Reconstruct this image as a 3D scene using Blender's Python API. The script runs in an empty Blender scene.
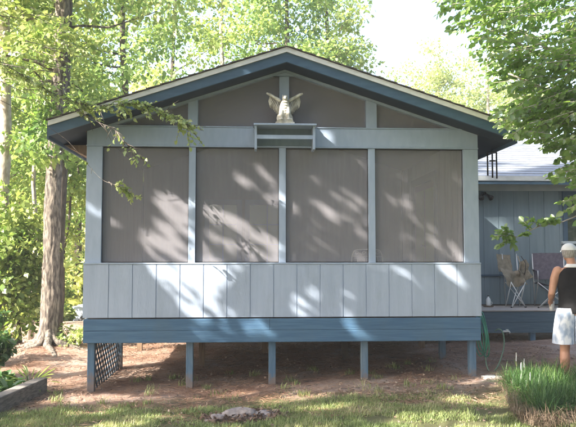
import bpy, math, random
import numpy as np
from mathutils import Vector, Matrix
random.seed(7)
RG = np.random.default_rng(11)
sc = bpy.context.scene
COL = sc.collection

# ------------------------------------------------------------ camera maths (used to lay out planes measured in the photo)
F = 690.0; CP = np.array([-.46, -9.09, 1.78]); YAW = math.radians(3.15); PIT = math.radians(3.52)
FW = np.array([math.sin(YAW)*math.cos(PIT), math.cos(YAW)*math.cos(PIT), math.sin(PIT)])
RT = np.array([math.cos(YAW), -math.sin(YAW), 0.]); UP = np.cross(RT, FW)
def W(px, py, Y):
    r = FW + RT*(px-288)/F - UP*(py-213.5)/F
    return CP + r*(Y-CP[1])/r[1]
def proj(P):
    d = P - CP
    z = d@FW
    return 288+F*(d@RT)/z, 213.5-F*(d@UP)/z
SUN = np.array([-.72, -.40, .60]); SUN = SUN/np.linalg.norm(SUN)

# ------------------------------------------------------------ noise
def _h(ix, iy, s):
    n = (ix.astype(np.int64)*374761393 + iy.astype(np.int64)*668265263 + s*974711) & 0x7fffffff
    n = (n ^ (n >> 13))*1274126177 & 0x7fffffff
    return ((n ^ (n >> 16)) & 0xffff)/65535.
def vn(x, y, s=0):
    x = np.asarray(x, float); y = np.asarray(y, float)
    ix = np.floor(x); iy = np.floor(y); fx = x-ix; fy = y-iy
    fx = fx*fx*(3-2*fx); fy = fy*fy*(3-2*fy)
    a = _h(ix, iy, s); b = _h(ix+1, iy, s); c = _h(ix, iy+1, s); d = _h(ix+1, iy+1, s)
    return (a*(1-fx)+b*fx)*(1-fy)+(c*(1-fx)+d*fx)*fy
def fbm(x, y, s=0, o=3):
    r = 0; a = .5; t = 0
    for k in range(o):
        r = r + a*vn(x*2**k, y*2**k, s+k); t += a; a *= .5
    return r/t
def sstep(a, b, x):
    t = np.clip((np.asarray(x, float)-a)/(b-a), 0, 1); return t*t*(3-2*t)
def gz(x, y):
    x = np.asarray(x, float); y = np.asarray(y, float)
    z = .105 + .0345*np.clip(x, -3.2, 5)
    z = z + .14*np.exp(-((x+4.2)**2+(y-4.0)**2)/1.1)
    z = z + .16*np.exp(-((x+4.9)**2/3.+(y-8.2)**2/2.))
    z = z - .85*sstep(9.3, 16, y)*sstep(2, -2, x)
    z = z + .05*(fbm(x*1.3, y*1.3, 5)-.5) + .02*(fbm(x*6, y*6, 9)-.5)
    return z

# ------------------------------------------------------------ materials
def nmat(name):
    m = bpy.data.materials.new(name); m.use_nodes = True
    nt = m.node_tree; nt.nodes.clear()
    out = nt.nodes.new('ShaderNodeOutputMaterial')
    return m, nt, out
def N(nt, t, **kw):
    n = nt.nodes.new(t)
    for k, v in kw.items():
        if k.startswith('i_'): n.inputs[k[2:].replace('_', ' ')].default_value = v
        else: setattr(n, k, v)
    return n
def coords(nt, scale=(1, 1, 1)):
    tc = N(nt, 'ShaderNodeTexCoord'); mp = N(nt, 'ShaderNodeMapping')
    mp.inputs['Scale'].default_value = scale
    nt.links.new(tc.outputs['Object'], mp.inputs['Vector'])
    return mp.outputs['Vector']
def ramp(nt, src, stops):
    r = N(nt, 'ShaderNodeValToRGB'); e = r.color_ramp.elements
    while len(e) < len(stops): e.new(.5)
    for k, (p, c) in enumerate(stops):
        e[k].position = p; e[k].color = (*c, 1)
    nt.links.new(src, r.inputs['Fac']); return r.outputs['Color']
SPLASH = {'post_blue_stain': .34}
def mat(name, c1, c2=None, rough=.7, scale=6, stretch=(1, 1, 1), bump=.0, bscale=40, metal=0, lo=.35, hi=.65, spec=.5, dirt=None):
    m, nt, out = nmat(name)
    b = N(nt, 'ShaderNodeBsdfPrincipled'); b.inputs['Roughness'].default_value = rough
    b.inputs['Metallic'].default_value = metal; b.inputs['Specular IOR Level'].default_value = spec
    nt.links.new(b.outputs[0], out.inputs[0])
    c2 = c2 or c1
    v = coords(nt, stretch)
    n = N(nt, 'ShaderNodeTexNoise'); n.inputs['Scale'].default_value = scale; n.inputs['Detail'].default_value = 6
    nt.links.new(v, n.inputs['Vector'])
    col = ramp(nt, n.outputs['Fac'], [(lo, c1), (hi, c2)])
    if dirt:
        n2 = N(nt, 'ShaderNodeTexNoise'); n2.inputs['Scale'].default_value = 1.7; n2.inputs['Detail'].default_value = 8
        n2.inputs['Roughness'].default_value = .7
        nt.links.new(coords(nt, (1, 1, .5)), n2.inputs['Vector'])
        mr = N(nt, 'ShaderNodeMapRange'); mr.inputs[1].default_value = .5; mr.inputs[2].default_value = .75; mr.inputs[4].default_value = .75
        nt.links.new(n2.outputs['Fac'], mr.inputs[0])
        mx = N(nt, 'ShaderNodeMixRGB'); nt.links.new(mr.outputs[0], mx.inputs[0]); nt.links.new(col, mx.inputs[1])
        mx.inputs[2].default_value = (*dirt, 1); col = mx.outputs[0]
    if name in SPLASH:      # soil splashed up the foot of the posts
        sx = N(nt, 'ShaderNodeSeparateXYZ'); nt.links.new(coords(nt), sx.inputs[0])
        nn = N(nt, 'ShaderNodeTexNoise'); nn.inputs['Scale'].default_value = 18; nn.inputs['Detail'].default_value = 5; nt.links.new(coords(nt), nn.inputs['Vector'])
        ad = N(nt, 'ShaderNodeMath', operation='MULTIPLY_ADD'); ad.inputs[1].default_value = .35; nt.links.new(nn.outputs['Fac'], ad.inputs[0]); nt.links.new(sx.outputs['Z'], ad.inputs[2])
        m4 = N(nt, 'ShaderNodeMapRange'); m4.inputs[1].default_value = SPLASH[name]+.12; m4.inputs[2].default_value = SPLASH[name]-.02; m4.inputs[4].default_value = .75
        nt.links.new(ad.outputs[0], m4.inputs[0])
        m5 = N(nt, 'ShaderNodeMixRGB'); nt.links.new(m4.outputs[0], m5.inputs[0]); nt.links.new(col, m5.inputs[1]); m5.inputs[2].default_value = (.20, .14, .10, 1); col = m5.outputs[0]
    nt.links.new(col, b.inputs['Base Color'])
    if bump:
        n3 = N(nt, 'ShaderNodeTexNoise'); n3.inputs['Scale'].default_value = bscale; n3.inputs['Detail'].default_value = 5
        nt.links.new(v, n3.inputs['Vector'])
        bp = N(nt, 'ShaderNodeBump'); bp.inputs['Strength'].default_value = bump; bp.inputs['Distance'].default_value = .01
        nt.links.new(n3.outputs['Fac'], bp.inputs['Height']); nt.links.new(bp.outputs[0], b.inputs['Normal'])
    return m
def leafmat(name, stops, trans=.4, gloss=.06, clump=.6):
    """leaf colour varies from leaf to leaf and from bough to bough"""
    m, nt, out = nmat(name)
    g = N(nt, 'ShaderNodeNewGeometry')
    n = N(nt, 'ShaderNodeTexNoise'); n.inputs['Scale'].default_value = clump; n.inputs['Detail'].default_value = 3
    nt.links.new(coords(nt), n.inputs['Vector'])
    a = N(nt, 'ShaderNodeMath', operation='MULTIPLY_ADD'); a.inputs[1].default_value = .45; 
    nt.links.new(g.outputs['Random Per Island'], a.inputs[0])
    mm = N(nt, 'ShaderNodeMath', operation='MULTIPLY_ADD'); mm.inputs[1].default_value = 1.5; mm.inputs[2].default_value = -.47
    nt.links.new(n.outputs['Fac'], mm.inputs[0]); nt.links.new(mm.outputs[0], a.inputs[2])
    col = ramp(nt, a.outputs[0], stops)
    d = N(nt, 'ShaderNodeBsdfDiffuse'); t = N(nt, 'ShaderNodeBsdfTranslucent'); gl = N(nt, 'ShaderNodeBsdfGlossy')
    gl.inputs['Roughness'].default_value = .45
    nt.links.new(col, d.inputs[0])
    hs = N(nt, 'ShaderNodeHueSaturation'); hs.inputs['Value'].default_value = 1.35; hs.inputs['Saturation'].default_value = 1.1
    hs.inputs['Hue'].default_value = .49
    nt.links.new(col, hs.inputs['Color']); nt.links.new(hs.outputs[0], t.inputs[0])
    m1 = N(nt, 'ShaderNodeMixShader'); m1.inputs[0].default_value = trans
    nt.links.new(d.outputs[0], m1.inputs[1]); nt.links.new(t.outputs[0], m1.inputs[2])
    m2 = N(nt, 'ShaderNodeMixShader'); m2.inputs[0].default_value = gloss
    nt.links.new(m1.outputs[0], m2.inputs[1]); nt.links.new(gl.outputs[0], m2.inputs[2])
    nt.links.new(m2.outputs[0], out.inputs[0])
    return m

PALE = mat('pale_blue_paint', (.345, .415, .525), (.385, .455, .565), .62, 3, (6, 6, .5), .25, 30, dirt=(.27, .32, .38))
TRIMP = mat('trim_blue_paint', (.33, .41, .53), (.375, .455, .575), .55, 5, (3, 3, 1), .12, 30)
INNER = mat('inside_wall_paint', (.34, .36, .385), (.41, .43, .455), .7, 3, (5, 5, .5), .2, 30)
SKIRT = mat('slate_blue_stain', (.045, .115, .21), (.072, .16, .26), .65, 4, (.6, 2, 14), .5, 14, dirt=(.07, .13, .185))
POSTP = mat('post_blue_stain', (.055, .12, .195), (.085, .16, .245), .65, 4, (10, 10, 1), .4, 12, dirt=(.20, .25, .28))
NAVY = mat('navy_trim_paint', (.035, .07, .11), (.045, .085, .125), .6, 5, (2, 2, 2), .15)
FASC = mat('fascia_blue_paint', (.045, .095, .15), (.06, .12, .18), .55, 5, (1, 4, 4), .15)
DRIP = mat('cream_drip_edge', (.64, .65, .62), (.76, .76, .72), .5, 9, (1, 2, 2), .1)
SHING = mat('brown_shingle', (.06, .05, .045), (.12, .10, .085), .9, 25, (1, 1, 1), .8, 30)
MSHING = mat('pale_grey_shingle', (.13, .145, .165), (.20, .215, .24), .55, 22, (.5, 4, 1), .5, 30)
WALLM = mat('house_siding_paint', (.13, .18, .21), (.155, .21, .24), .65, 3, (6, 6, .5), .25, 30, dirt=(.13, .18, .21))
WALLT = mat('house_trim_paint', (.30, .36, .39), (.36, .42, .45), .6, 4)
BROWNW = mat('bare_lumber', (.14, .09, .055), (.22, .15, .09), .85, 5, (8, 8, 1), .5, 20)
DECKW = mat('weathered_deck', (.30, .26, .23), (.42, .38, .34), .85, 4, (1, 12, 6), .5, 18)
SOFF = mat('soffit_navy', (.022, .038, .055), (.03, .048, .066), .8, 5)
DARKW = mat('dark_joist', (.05, .04, .032), (.08, .065, .05), .9, 5)
STONE = mat('aged_cast_stone', (.44, .41, .33), (.80, .77, .68), .8, 14, (1, 1, 1), .5, 60, lo=.38, hi=.6)
BARK = mat('pine_bark', (.06, .05, .042), (.21, .18, .145), .95, 9, (3, 3, .8), 1.0, 16, lo=.4, hi=.62)
BARKP = mat('pale_bark', (.26, .22, .18), (.45, .40, .34), .9, 7, (2, 2, 1), .8, 16)
BARKD = mat('dark_bark', (.05, .04, .032), (.11, .09, .07), .95, 9, (3, 3, .8), .8, 16)
TIMB = mat('weathered_timber', (.12, .105, .09), (.25, .22, .19), .9, 6, (1.5, 1.5, 8), .8, 22)
METW = mat('white_metal', (.70, .70, .68), None, .4)
METG = mat('grey_metal', (.42, .43, .43), None, .4, metal=.5)
METD = mat('dark_metal', (.025, .022, .02), None, .45, metal=.4)
KHAKI = mat('khaki_canvas', (.17, .145, .10), (.25, .215, .155), .9, 20, (1, 1, 1), .4, 60)
PLUM = mat('plum_grey_canvas', (.07, .065, .085), (.105, .095, .12), .9, 20, (1, 1, 1), .4, 60)
SKIN = mat('skin', (.40, .20, .125), (.47, .25, .16), .5, 8)
HAIR = mat('grey_hair', (.22, .20, .18), (.42, .40, .37), .8, 80, (1, 1, .3), .6, 120)
BLKC = mat('black_cloth', (.008, .008, .009), (.016, .016, .017), .95, 6, (1, 1, 1), .9, 9, spec=.2)
WHTC = mat('white_cloth', (.72, .72, .72), (.80, .80, .80), .85, 10, (1, 1, 1), .3, 30)
SHORT = mat('pale_blue_print', (.34, .42, .55), (.72, .75, .80), .85, 15, (1, 1, .45), .4, 30, lo=.42, hi=.58)
PLAST = mat('white_plastic', (.75, .75, .72), None, .35)
GREENH = mat('green_hose', (.02, .20, .12), (.03, .27, .16), .4)
PALEH = mat('pale_hose', (.10, .20, .13), (.16, .26, .18), .5)
CARP = mat('pale_blue_car_paint', (.42, .50, .62), None, .25, spec=.8)
RUB = mat('rubber', (.02, .02, .02), None, .8)
ROCK = mat('grey_rock', (.15, .125, .115), (.33, .29, .27), .9, 10, (1, 1, 1), 1., 25)
PAVE = mat('pale_paver', (.48, .45, .42), (.6, .57, .53), .9, 10, (1, 1, 1), .5, 40)
BEIGE = mat('beige_door_paint', (.26, .24, .20), (.30, .28, .24), .6, 4)
STRAWD = mat('dead_grass', (.22, .16, .09), (.40, .31, .19), .9, 30)

def screenmat():
    m, nt, out = nmat('bronze_insect_screen')
    t = N(nt, 'ShaderNodeBsdfTransparent'); d = N(nt, 'ShaderNodeBsdfDiffuse')
    d.inputs[0].default_value = (.42, .41, .44, 1)
    mx = N(nt, 'ShaderNodeMixShader')
    mx.inputs[0].default_value = .315
    nt.links.new(t.outputs[0], mx.inputs[1]); nt.links.new(d.outputs[0], mx.inputs[2])
    nt.links.new(mx.outputs[0], out.inputs[0]); return m
SCREEN = screenmat()
def glassmat(name, col, rough=.03):
    m, nt, out = nmat(name)
    b = N(nt, 'ShaderNodeBsdfPrincipled'); b.inputs['Base Color'].default_value = (*col, 1)
    b.inputs['Roughness'].default_value = rough; b.inputs['Specular IOR Level'].default_value = 1.0; b.inputs['IOR'].default_value = 1.9
    n = N(nt, 'ShaderNodeTexNoise'); n.inputs['Scale'].default_value = 3
    bp = N(nt, 'ShaderNodeBump'); bp.inputs['Strength'].default_value = .06; bp.inputs['Distance'].default_value = .02
    nt.links.new(coords(nt), n.inputs['Vector']); nt.links.new(n.outputs['Fac'], bp.inputs['Height']); nt.links.new(bp.outputs[0], b.inputs['Normal'])
    nt.links.new(b.outputs[0], out.inputs[0]); return m
GLASS = glassmat('window_glass', (.05, .065, .05))
REFLG = glassmat('yard_reflection_glass', (.56, .64, .40), .15)  # greenish reflection of the yard put into the pane colour
CGLASS = glassmat('car_glass', (.015, .02, .03))
LF_FOR = leafmat('forest_leaves', [(0, (.06, .13, .03)), (.33, (.17, .27, .065)), (.63, (.33, .40, .12)), (1, (.56, .56, .26))], .48, .05, .35)
LF_DRK = leafmat('dark_forest_leaves', [(0, (.09, .17, .05)), (.5, (.22, .33, .10)), (1, (.42, .48, .17))], .45, .05, .6)
LF_WDS = leafmat('haze_paled_leaves', [(0, (.22, .29, .07)), (.5, (.44, .47, .14)), (1, (.62, .60, .28))], .45, .04, .3)  # paleness of haze put into the colour of the far leaves
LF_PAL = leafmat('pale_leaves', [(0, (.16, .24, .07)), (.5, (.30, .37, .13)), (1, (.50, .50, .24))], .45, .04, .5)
LF_MAP = leafmat('maple_leaves', [(0, (.10, .19, .045)), (.5, (.20, .32, .075)), (1, (.36, .45, .15))], .65, .07, 1.2)
LF_ELM = leafmat('elm_leaves', [(0, (.16, .24, .06)), (.5, (.32, .42, .12)), (1, (.52, .54, .25))], .45, .07, 2.)
LF_SHD = leafmat('shade_tree_leaves', [(0, (.022, .048, .016)), (1, (.06, .10, .035))], .10, .04, .6)
LF_BED = leafmat('bed_leaves', [(0, (.025, .07, .018)), (.6, (.06, .14, .03)), (1, (.14, .24, .06))], .3, .08, 3.)
LF_LIR = leafmat('border_grass_blades', [(0, (.02, .06, .015)), (.55, (.05, .115, .028)), (.85, (.13, .22, .055)), (1, (.34, .32, .14))], .3, .03, 2.)
LF_GRS = leafmat('lawn_blades', [(0, (.10, .14, .045)), (.45, (.20, .26, .09)), (.75, (.34, .37, .15)), (1, (.50, .44, .25))], .3, .03, 1.5)
LF_STR = leafmat('pine_straw_needles', [(0, (.15, .085, .055)), (.5, (.32, .19, .125)), (1, (.52, .38, .27))], .05, .03, 1.5)
LF_SKT = leafmat('dry_blades', [(0, (.08, .06, .045)), (.5, (.18, .135, .095)), (1, (.33, .27, .20))], .1, .03, 2.)
LF_DED = leafmat('dead_leaves', [(0, (.10, .06, .04)), (.5, (.24, .16, .11)), (1, (.42, .34, .26))], .1, .04, 1.)

# ------------------------------------------------------------ mesh builder
class MB:
    def __init__(s): s.v = []; s.f = []
    def add(s, vs, fs):
        o = len(s.v); s.v += [tuple(map(float, p)) for p in vs]; s.f += [tuple(i+o for i in f) for f in fs]; return s
    def box(s, x0, x1, y0, y1, z0, z1):
        return s.add([(x0, y0, z0), (x1, y0, z0), (x1, y1, z0), (x0, y1, z0), (x0, y0, z1), (x1, y0, z1), (x1, y1, z1), (x0, y1, z1)],
                     [(0, 3, 2, 1), (4, 5, 6, 7), (0, 1, 5, 4), (1, 2, 6, 5), (2, 3, 7, 6), (3, 0, 4, 7)])
    def prism(s, poly, axis, a, b):
        """poly of 2D points extruded along axis ('y': poly is x,z; 'x': poly is y,z; 'z': poly is x,y)"""
        def P(p, t): return {'y': (p[0], t, p[1]), 'x': (t, p[0], p[1]), 'z': (p[0], p[1], t)}[axis]
        n = len(poly)
        return s.add([P(p, a) for p in poly]+[P(p, b) for p in poly],
                     [tuple(range(n)), tuple(range(2*n-1, n-1, -1))]+[(i, i+n, (i+1) % n+n, (i+1) % n) for i in range(n)])
    def bar(s, p, q, w, h, up=(0, 0, 1)):
        p = Vector(p); q = Vector(q); d = (q-p).normalized(); u = Vector(up)
        x = d.cross(u)
        if x.length < 1e-3: x = d.cross(Vector((1, 0, 0)))
        x.normalize(); y = x.cross(d).normalized()
        vs = []
        for c in (p, q):
            for a, b in ((-1, -1), (1, -1), (1, 1), (-1, 1)): vs.append(c+x*w/2*a+y*h/2*b)
        return s.add(vs, [(0, 3, 2, 1), (4, 5, 6, 7), (0, 1, 5, 4), (1, 2, 6, 5), (2, 3, 7, 6), (3, 0, 4, 7)])
    def tube(s, pts, rad, n=8, flat=1.0, jit=0, disp=0):
        pts = [Vector(p) for p in pts]; m = len(pts)
        if not hasattr(rad, '__len__'): rad = [rad]*m
        vs = []; x = None
        for i, p in enumerate(pts):
            d = (pts[min(i+1, m-1)]-pts[max(i-1, 0)]).normalized()
            if x is None:
                x = d.cross(Vector((0, 0, 1)))
                if x.length < .1: x = Vector((1, 0, 0))
            x = (x-d*x.dot(d)).normalized(); y = d.cross(x)
            for k in range(n):
                a = 2*math.pi*k/n; r = rad[i]*(1+(random.uniform(-jit, jit) if jit else 0))
                if disp:
                    f = abs(float(fbm(k*26./n+(.6*math.sin(i*.35)), i*.16, 12, 3))-.5)*2; f2 = abs(float(fbm(((k+n//2) % n)*26./n, i*.16, 33, 3))-.5)*2; u = abs(2.*k/n-1); r *= 1+disp*((1-u)*f+u*f2-.3)
                vs.append(p+x*math.cos(a)*r+y*math.sin(a)*r*flat)
        fs = [(i*n+k, i*n+(k+1) % n, (i+1)*n+(k+1) % n, (i+1)*n+k) for i in range(m-1) for k in range(n)]
        fs += [tuple(range(n-1, -1, -1)), tuple(range((m-1)*n, m*n))]
        return s.add(vs, fs)
    def ell(s, c, r, nu=12, nv=8, rot=None):
        c = Vector(c); vs = [(0, 0, -1)]; fs = []
        for j in range(1, nv):
            t = math.pi*j/nv-math.pi/2
            for i in range(nu):
                a = 2*math.pi*i/nu; vs.append((math.cos(t)*math.cos(a), math.cos(t)*math.sin(a), math.sin(t)))
        vs.append((0, 0, 1)); top = len(vs)-1
        for i in range(nu):
            fs.append((0, 1+(i+1) % nu, 1+i)); fs.append((top, top-nu+i, top-nu+(i+1) % nu))
            for j in range(nv-2):
                a = 1+j*nu+i; b = 1+j*nu+(i+1) % nu; fs.append((a, b, b+nu, a+nu))
        R = rot or Matrix.Identity(3)
        return s.add([c+R@Vector((v[0]*r[0], v[1]*r[1], v[2]*r[2])) for v in vs], fs)
    def lathe(s, c, prof, n=16):
        vs = []; m = len(prof)
        for r, z in prof:
            for k in range(n):
                a = 2*math.pi*k/n; vs.append((c[0]+r*math.cos(a), c[1]+r*math.sin(a), c[2]+z))
        fs = [(i*n+k, i*n+(k+1) % n, (i+1)*n+(k+1) % n, (i+1)*n+k) for i in range(m-1) for k in range(n)]
        fs += [tuple(range(n-1, -1, -1)), tuple(range((m-1)*n, m*n))]
        return s.add(vs, fs)
    def build(s, name, m, parent=None, smooth=False, bevel=0, org=None):
        me = bpy.data.meshes.new(name)
        o0 = Vector(org) if org is not None else Vector((0, 0, 0))
        me.from_pydata([Vector(p)-o0 for p in s.v], [], s.f); me.update()
        me.materials.append(m)
        if smooth: me.polygons.foreach_set('use_smooth', [True]*len(me.polygons))
        o = bpy.data.objects.new(name, me); COL.objects.link(o)
        if parent is not None: o.parent = parent
        elif org is not None: o.location = o0
        if bevel:
            b = o.modifiers.new('Bevel', 'BEVEL'); b.width = bevel; b.segments = 2; b.limit_method = 'ANGLE'
        return o
def arr_obj(name, V, Fq, m, parent=None, org=None, smooth=False):
    """fast mesh from numpy arrays: V (n,3), Fq (k,c)"""
    V = np.asarray(V, float)
    if org is not None: V = V-np.asarray(org)
    Fq = np.asarray(Fq); k, c = Fq.shape
    me = bpy.data.meshes.new(name)
    me.vertices.add(len(V)); me.vertices.foreach_set('co', V.astype(np.float32).ravel())
    me.loops.add(k*c); me.loops.foreach_set('vertex_index', Fq.astype(np.int32).ravel())
    me.polygons.add(k); me.polygons.foreach_set('loop_start', np.arange(0, k*c, c, dtype=np.int32))
    me.update(calc_edges=True); me.materials.append(m)
    if smooth: me.polygons.foreach_set('use_smooth', [True]*k)
    o = bpy.data.objects.new(name, me); COL.objects.link(o)
    if parent is not None: o.parent = parent
    elif org is not None: o.location = org
    return o
def tag(o, label=None, cat=None, group=None, kind=None):
    if label: o['label'] = label
    if cat: o['category'] = cat
    if group: o['group'] = group
    if kind: o['kind'] = kind
    return o
def thing(name, label, cat, loc=(0, 0, 0), rz=0, group=None):
    o = bpy.data.objects.new(name, None); COL.objects.link(o); o.location = loc; o.rotation_euler = (0, 0, rz)
    o.empty_display_size = .1
    return tag(o, label, cat, group)
def copy_tree(o, parent=None):
    c = o.copy(); COL.objects.link(c); c.parent = parent
    for ch in [q for q in bpy.data.objects if q.parent is o and q is not c]: copy_tree(ch, c)
    return c

# ------------------------------------------------------------ world, sun, camera
w = bpy.data.worlds.new('World'); sc.world = w; w.use_nodes = True
wn = w.node_tree; bg = wn.nodes['Background']
sky = wn.nodes.new('ShaderNodeTexSky'); sky.sky_type = 'NISHITA'; sky.sun_disc = False
EL = math.asin(SUN[2]); sky.sun_elevation = EL; sky.sun_rotation = math.atan2(SUN[0], SUN[1])
sky.air_density = 1.0; sky.dust_density = 3.2; sky.ozone_density = 1.0
wn.links.new(sky.outputs[0], bg.inputs['Color']); bg.inputs['Strength'].default_value = .15
sl = bpy.data.lights.new('sun', 'SUN'); sl.energy = 5.0; sl.angle = math.radians(.45); sl.color = (1, .92, .82)
so = bpy.data.objects.new('sun', sl); COL.objects.link(so)
so.rotation_euler = Vector(SUN).to_track_quat('Z', 'Y').to_euler(); so.location = (-12, -8, 14)
cam = bpy.data.cameras.new('camera'); co = bpy.data.objects.new('camera', cam); COL.objects.link(co)
cam.sensor_width = 36; cam.lens = F/576*36; cam.clip_end = 600; cam.clip_start = .05
co.location = CP; co.rotation_euler = (math.pi/2+PIT, 0, -YAW); sc.camera = co
sc.view_settings.view_transform = 'Standard'; sc.view_settings.look = 'None'
sc.view_settings.gamma = 1; sc.view_settings.use_curve_mapping = False
sc.view_settings.exposure = 2.25
sc.cycles.max_bounces = 7; sc.cycles.diffuse_bounces = 4; sc.cycles.transparent_max_bounces = 10
sc.cycles.use_denoising = True

def smoothpts(pts, n=5):
    P_ = [Vector(p) for p in pts]; out = []
    for i in range(len(P_)-1):
        p0 = P_[max(i-1, 0)]; p1 = P_[i]; p2 = P_[i+1]; p3 = P_[min(i+2, len(P_)-1)]
        for k in range(n):
            u = k/n; out.append(.5*((2*p1)+(-p0+p2)*u+(2*p0-5*p1+4*p2-p3)*u*u+(-p0+3*p1-3*p2+p3)*u**3))
    out.append(P_[-1]); return out
# ------------------------------------------------------------ ground
def lines(lo, hi, step, far, grow=1.25):
    a = list(np.arange(lo, hi+1e-6, step)); s = step
    l = lo; s1 = step
    while l > -far: s1 *= grow; l -= s1; a.insert(0, l)
    r = hi; s2 = step
    while r < far: s2 *= grow; r += s2; a.append(r)
    return np.array(a)
gx = lines(-8, 6, .06, 160); gy = lines(-4, 9, .06, 170)
X, Y = np.meshgrid(gx, gy)
Z = gz(X, Y) + .018*(fbm(X*14, Y*14, 21)-.5)
V = np.stack([X, Y, Z], -1).reshape(-1, 3)
nx, ny = len(gx), len(gy)
ii = (np.arange(ny-1)[:, None]*nx+np.arange(nx-1)[None, :]).ravel()
FQ = np.stack([ii, ii+1, ii+nx+1, ii+nx], -1)
def groundmat():
    m, nt, out = nmat('pine_straw_soil')
    b = N(nt, 'ShaderNodeBsdfPrincipled'); b.inputs['Roughness'].default_value = .95; b.inputs['Specular IOR Level'].default_value = .15
    nt.links.new(b.outputs[0], out.inputs[0])
    n1 = N(nt, 'ShaderNodeTexNoise'); n1.inputs['Scale'].default_value = 1.3; n1.inputs['Detail'].default_value = 9; n1.inputs['Roughness'].default_value = .7
    nt.links.new(coords(nt), n1.inputs['Vector'])
    straw = ramp(nt, n1.outputs['Fac'], [(.3, (.20, .13, .10)), (.47, (.37, .25, .19)), (.6, (.47, .37, .31)), (.72, (.58, .52, .47))])
    n2 = N(nt, 'ShaderNodeTexNoise'); n2.inputs['Scale'].default_value = 26; n2.inputs['Detail'].default_value = 6; n2.inputs['Roughness'].default_value = .8
    nt.links.new(coords(nt, (1, 1, 1)), n2.inputs['Vector'])
    fine = ramp(nt, n2.outputs['Fac'], [(.3, (.35, .33, .30)), (.7, (1, 1, 1))])
    mu = N(nt, 'ShaderNodeMixRGB', blend_type='MULTIPLY'); mu.inputs[0].default_value = .75
    nt.links.new(straw, mu.inputs[1]); nt.links.new(fine, mu.inputs[2])
    # lawn soil near the camera side
    sx = N(nt, 'ShaderNodeSeparateXYZ'); tc = N(nt, 'ShaderNodeTexCoord'); nt.links.new(tc.outputs['Object'], sx.inputs[0])
    n3 = N(nt, 'ShaderNodeTexNoise'); n3.inputs['Scale'].default_value = 2.5; n3.inputs['Detail'].default_value = 6
    nt.links.new(tc.outputs['Object'], n3.inputs['Vector'])
    ma = N(nt, 'ShaderNodeMath', operation='MULTIPLY_ADD'); ma.inputs[1].default_value = 1.4
    nt.links.new(n3.outputs['Fac'], ma.inputs[0]); nt.links.new(sx.outputs['Y'], ma.inputs[2])
    mr = N(nt, 'ShaderNodeMapRange'); mr.inputs[1].default_value = .25; mr.inputs[2].default_value = -.35
    nt.links.new(ma.outputs[0], mr.inputs[0])
    mx = N(nt, 'ShaderNodeMixRGB'); nt.links.new(mr.outputs[0], mx.inputs[0]); nt.links.new(mu.outputs[0], mx.inputs[1])
    mx.inputs[2].default_value = (.12, .12, .055, 1)
    nt.links.new(mx.outputs[0], b.inputs['Base Color'])
    bp = N(nt, 'ShaderNodeBump'); bp.inputs['Strength'].default_value = .9; bp.inputs['Distance'].default_value = .02
    nt.links.new(n2.outputs['Fac'], bp.inputs['Height']); nt.links.new(bp.outputs[0], b.inputs['Normal'])
    return m
tag(arr_obj('ground', V, FQ, groundmat(), smooth=True), 'bare reddish brown earth with patchy lawn in front of the porch', 'ground', kind='structure')

# ------------------------------------------------------------ leaves
def unit(a): return a/np.maximum(np.linalg.norm(a, axis=-1, keepdims=True), 1e-9)
def leaf_arrays(P, A, Nn, L, Wd, fold=.12, hexa=False):
    """P base, A axis, Nn rough normal, L length, Wd width -> verts, faces"""
    n = len(P); A = unit(A); B = unit(np.cross(Nn, A)); Nn = np.cross(A, B)
    L = np.broadcast_to(L, (n,))[:, None]; Wd = np.broadcast_to(Wd, (n,))[:, None]
    if hexa:
        a1 = P; t = P+A*L - Nn*L*.12
        l1 = P+A*L*.3+B*Wd*.5+Nn*Wd*fold; l2 = P+A*L*.7+B*Wd*.38+Nn*(Wd*fold-L*.05)
        r1 = P+A*L*.3-B*Wd*.5+Nn*Wd*fold; r2 = P+A*L*.7-B*Wd*.38+Nn*(Wd*fold-L*.05)
        V = np.stack([a1, r1, r2, t, l2, l1], 1).reshape(-1, 3)
        k = np.arange(n)[:, None]*6
        Fc = np.concatenate([k+np.array([0, 1, 2, 3]), k+np.array([0, 3, 4, 5])], 0)
        return V, Fc
    V = np.stack([P, P+A*L*.45-B*Wd*.5+Nn*Wd*fold, P+A*L, P+A*L*.45+B*Wd*.5+Nn*Wd*fold], 1).reshape(-1, 3)
    return V, np.arange(n*4).reshape(n, 4)
def scatter(rng, clumps, per, L, Wd, flat=.6, droop=.35, tilt=.55, power=1.0):
    """leaves spread round clump centres (x,y,z,r)"""
    C = np.repeat(np.array([c[:3] for c in clumps]), per, 0); R = np.repeat(np.array([c[3] for c in clumps]), per)
    n = len(C); d = unit(rng.normal(size=(n, 3))); r = rng.random(n)**(.45*power)
    P = C+d*(R*r)[:, None]*np.array([1, 1, flat])
    A = d*.7+rng.normal(size=(n, 3))*.7; A[:, 2] -= droop*1.6
    Nn = rng.normal(size=(n, 3))*tilt+np.array([0, 0, 1])
    s = .5+.9*rng.random(n)**1.3
    return P, A, Nn, L*s, Wd*s*rng.uniform(.8, 1.2, n)
def crown_clumps(rng, c, r, n, cr, hollow=.35):
    out = []
    while len(out) < n:
        d = rng.normal(size=3); d /= np.linalg.norm(d); t = (hollow+(1-hollow)*rng.random()**.6)
        out.append((c[0]+d[0]*t*r[0], c[1]+d[1]*t*r[1], c[2]+d[2]*t*r[2], cr*rng.uniform(.6, 1.35)))
    return out
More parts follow.
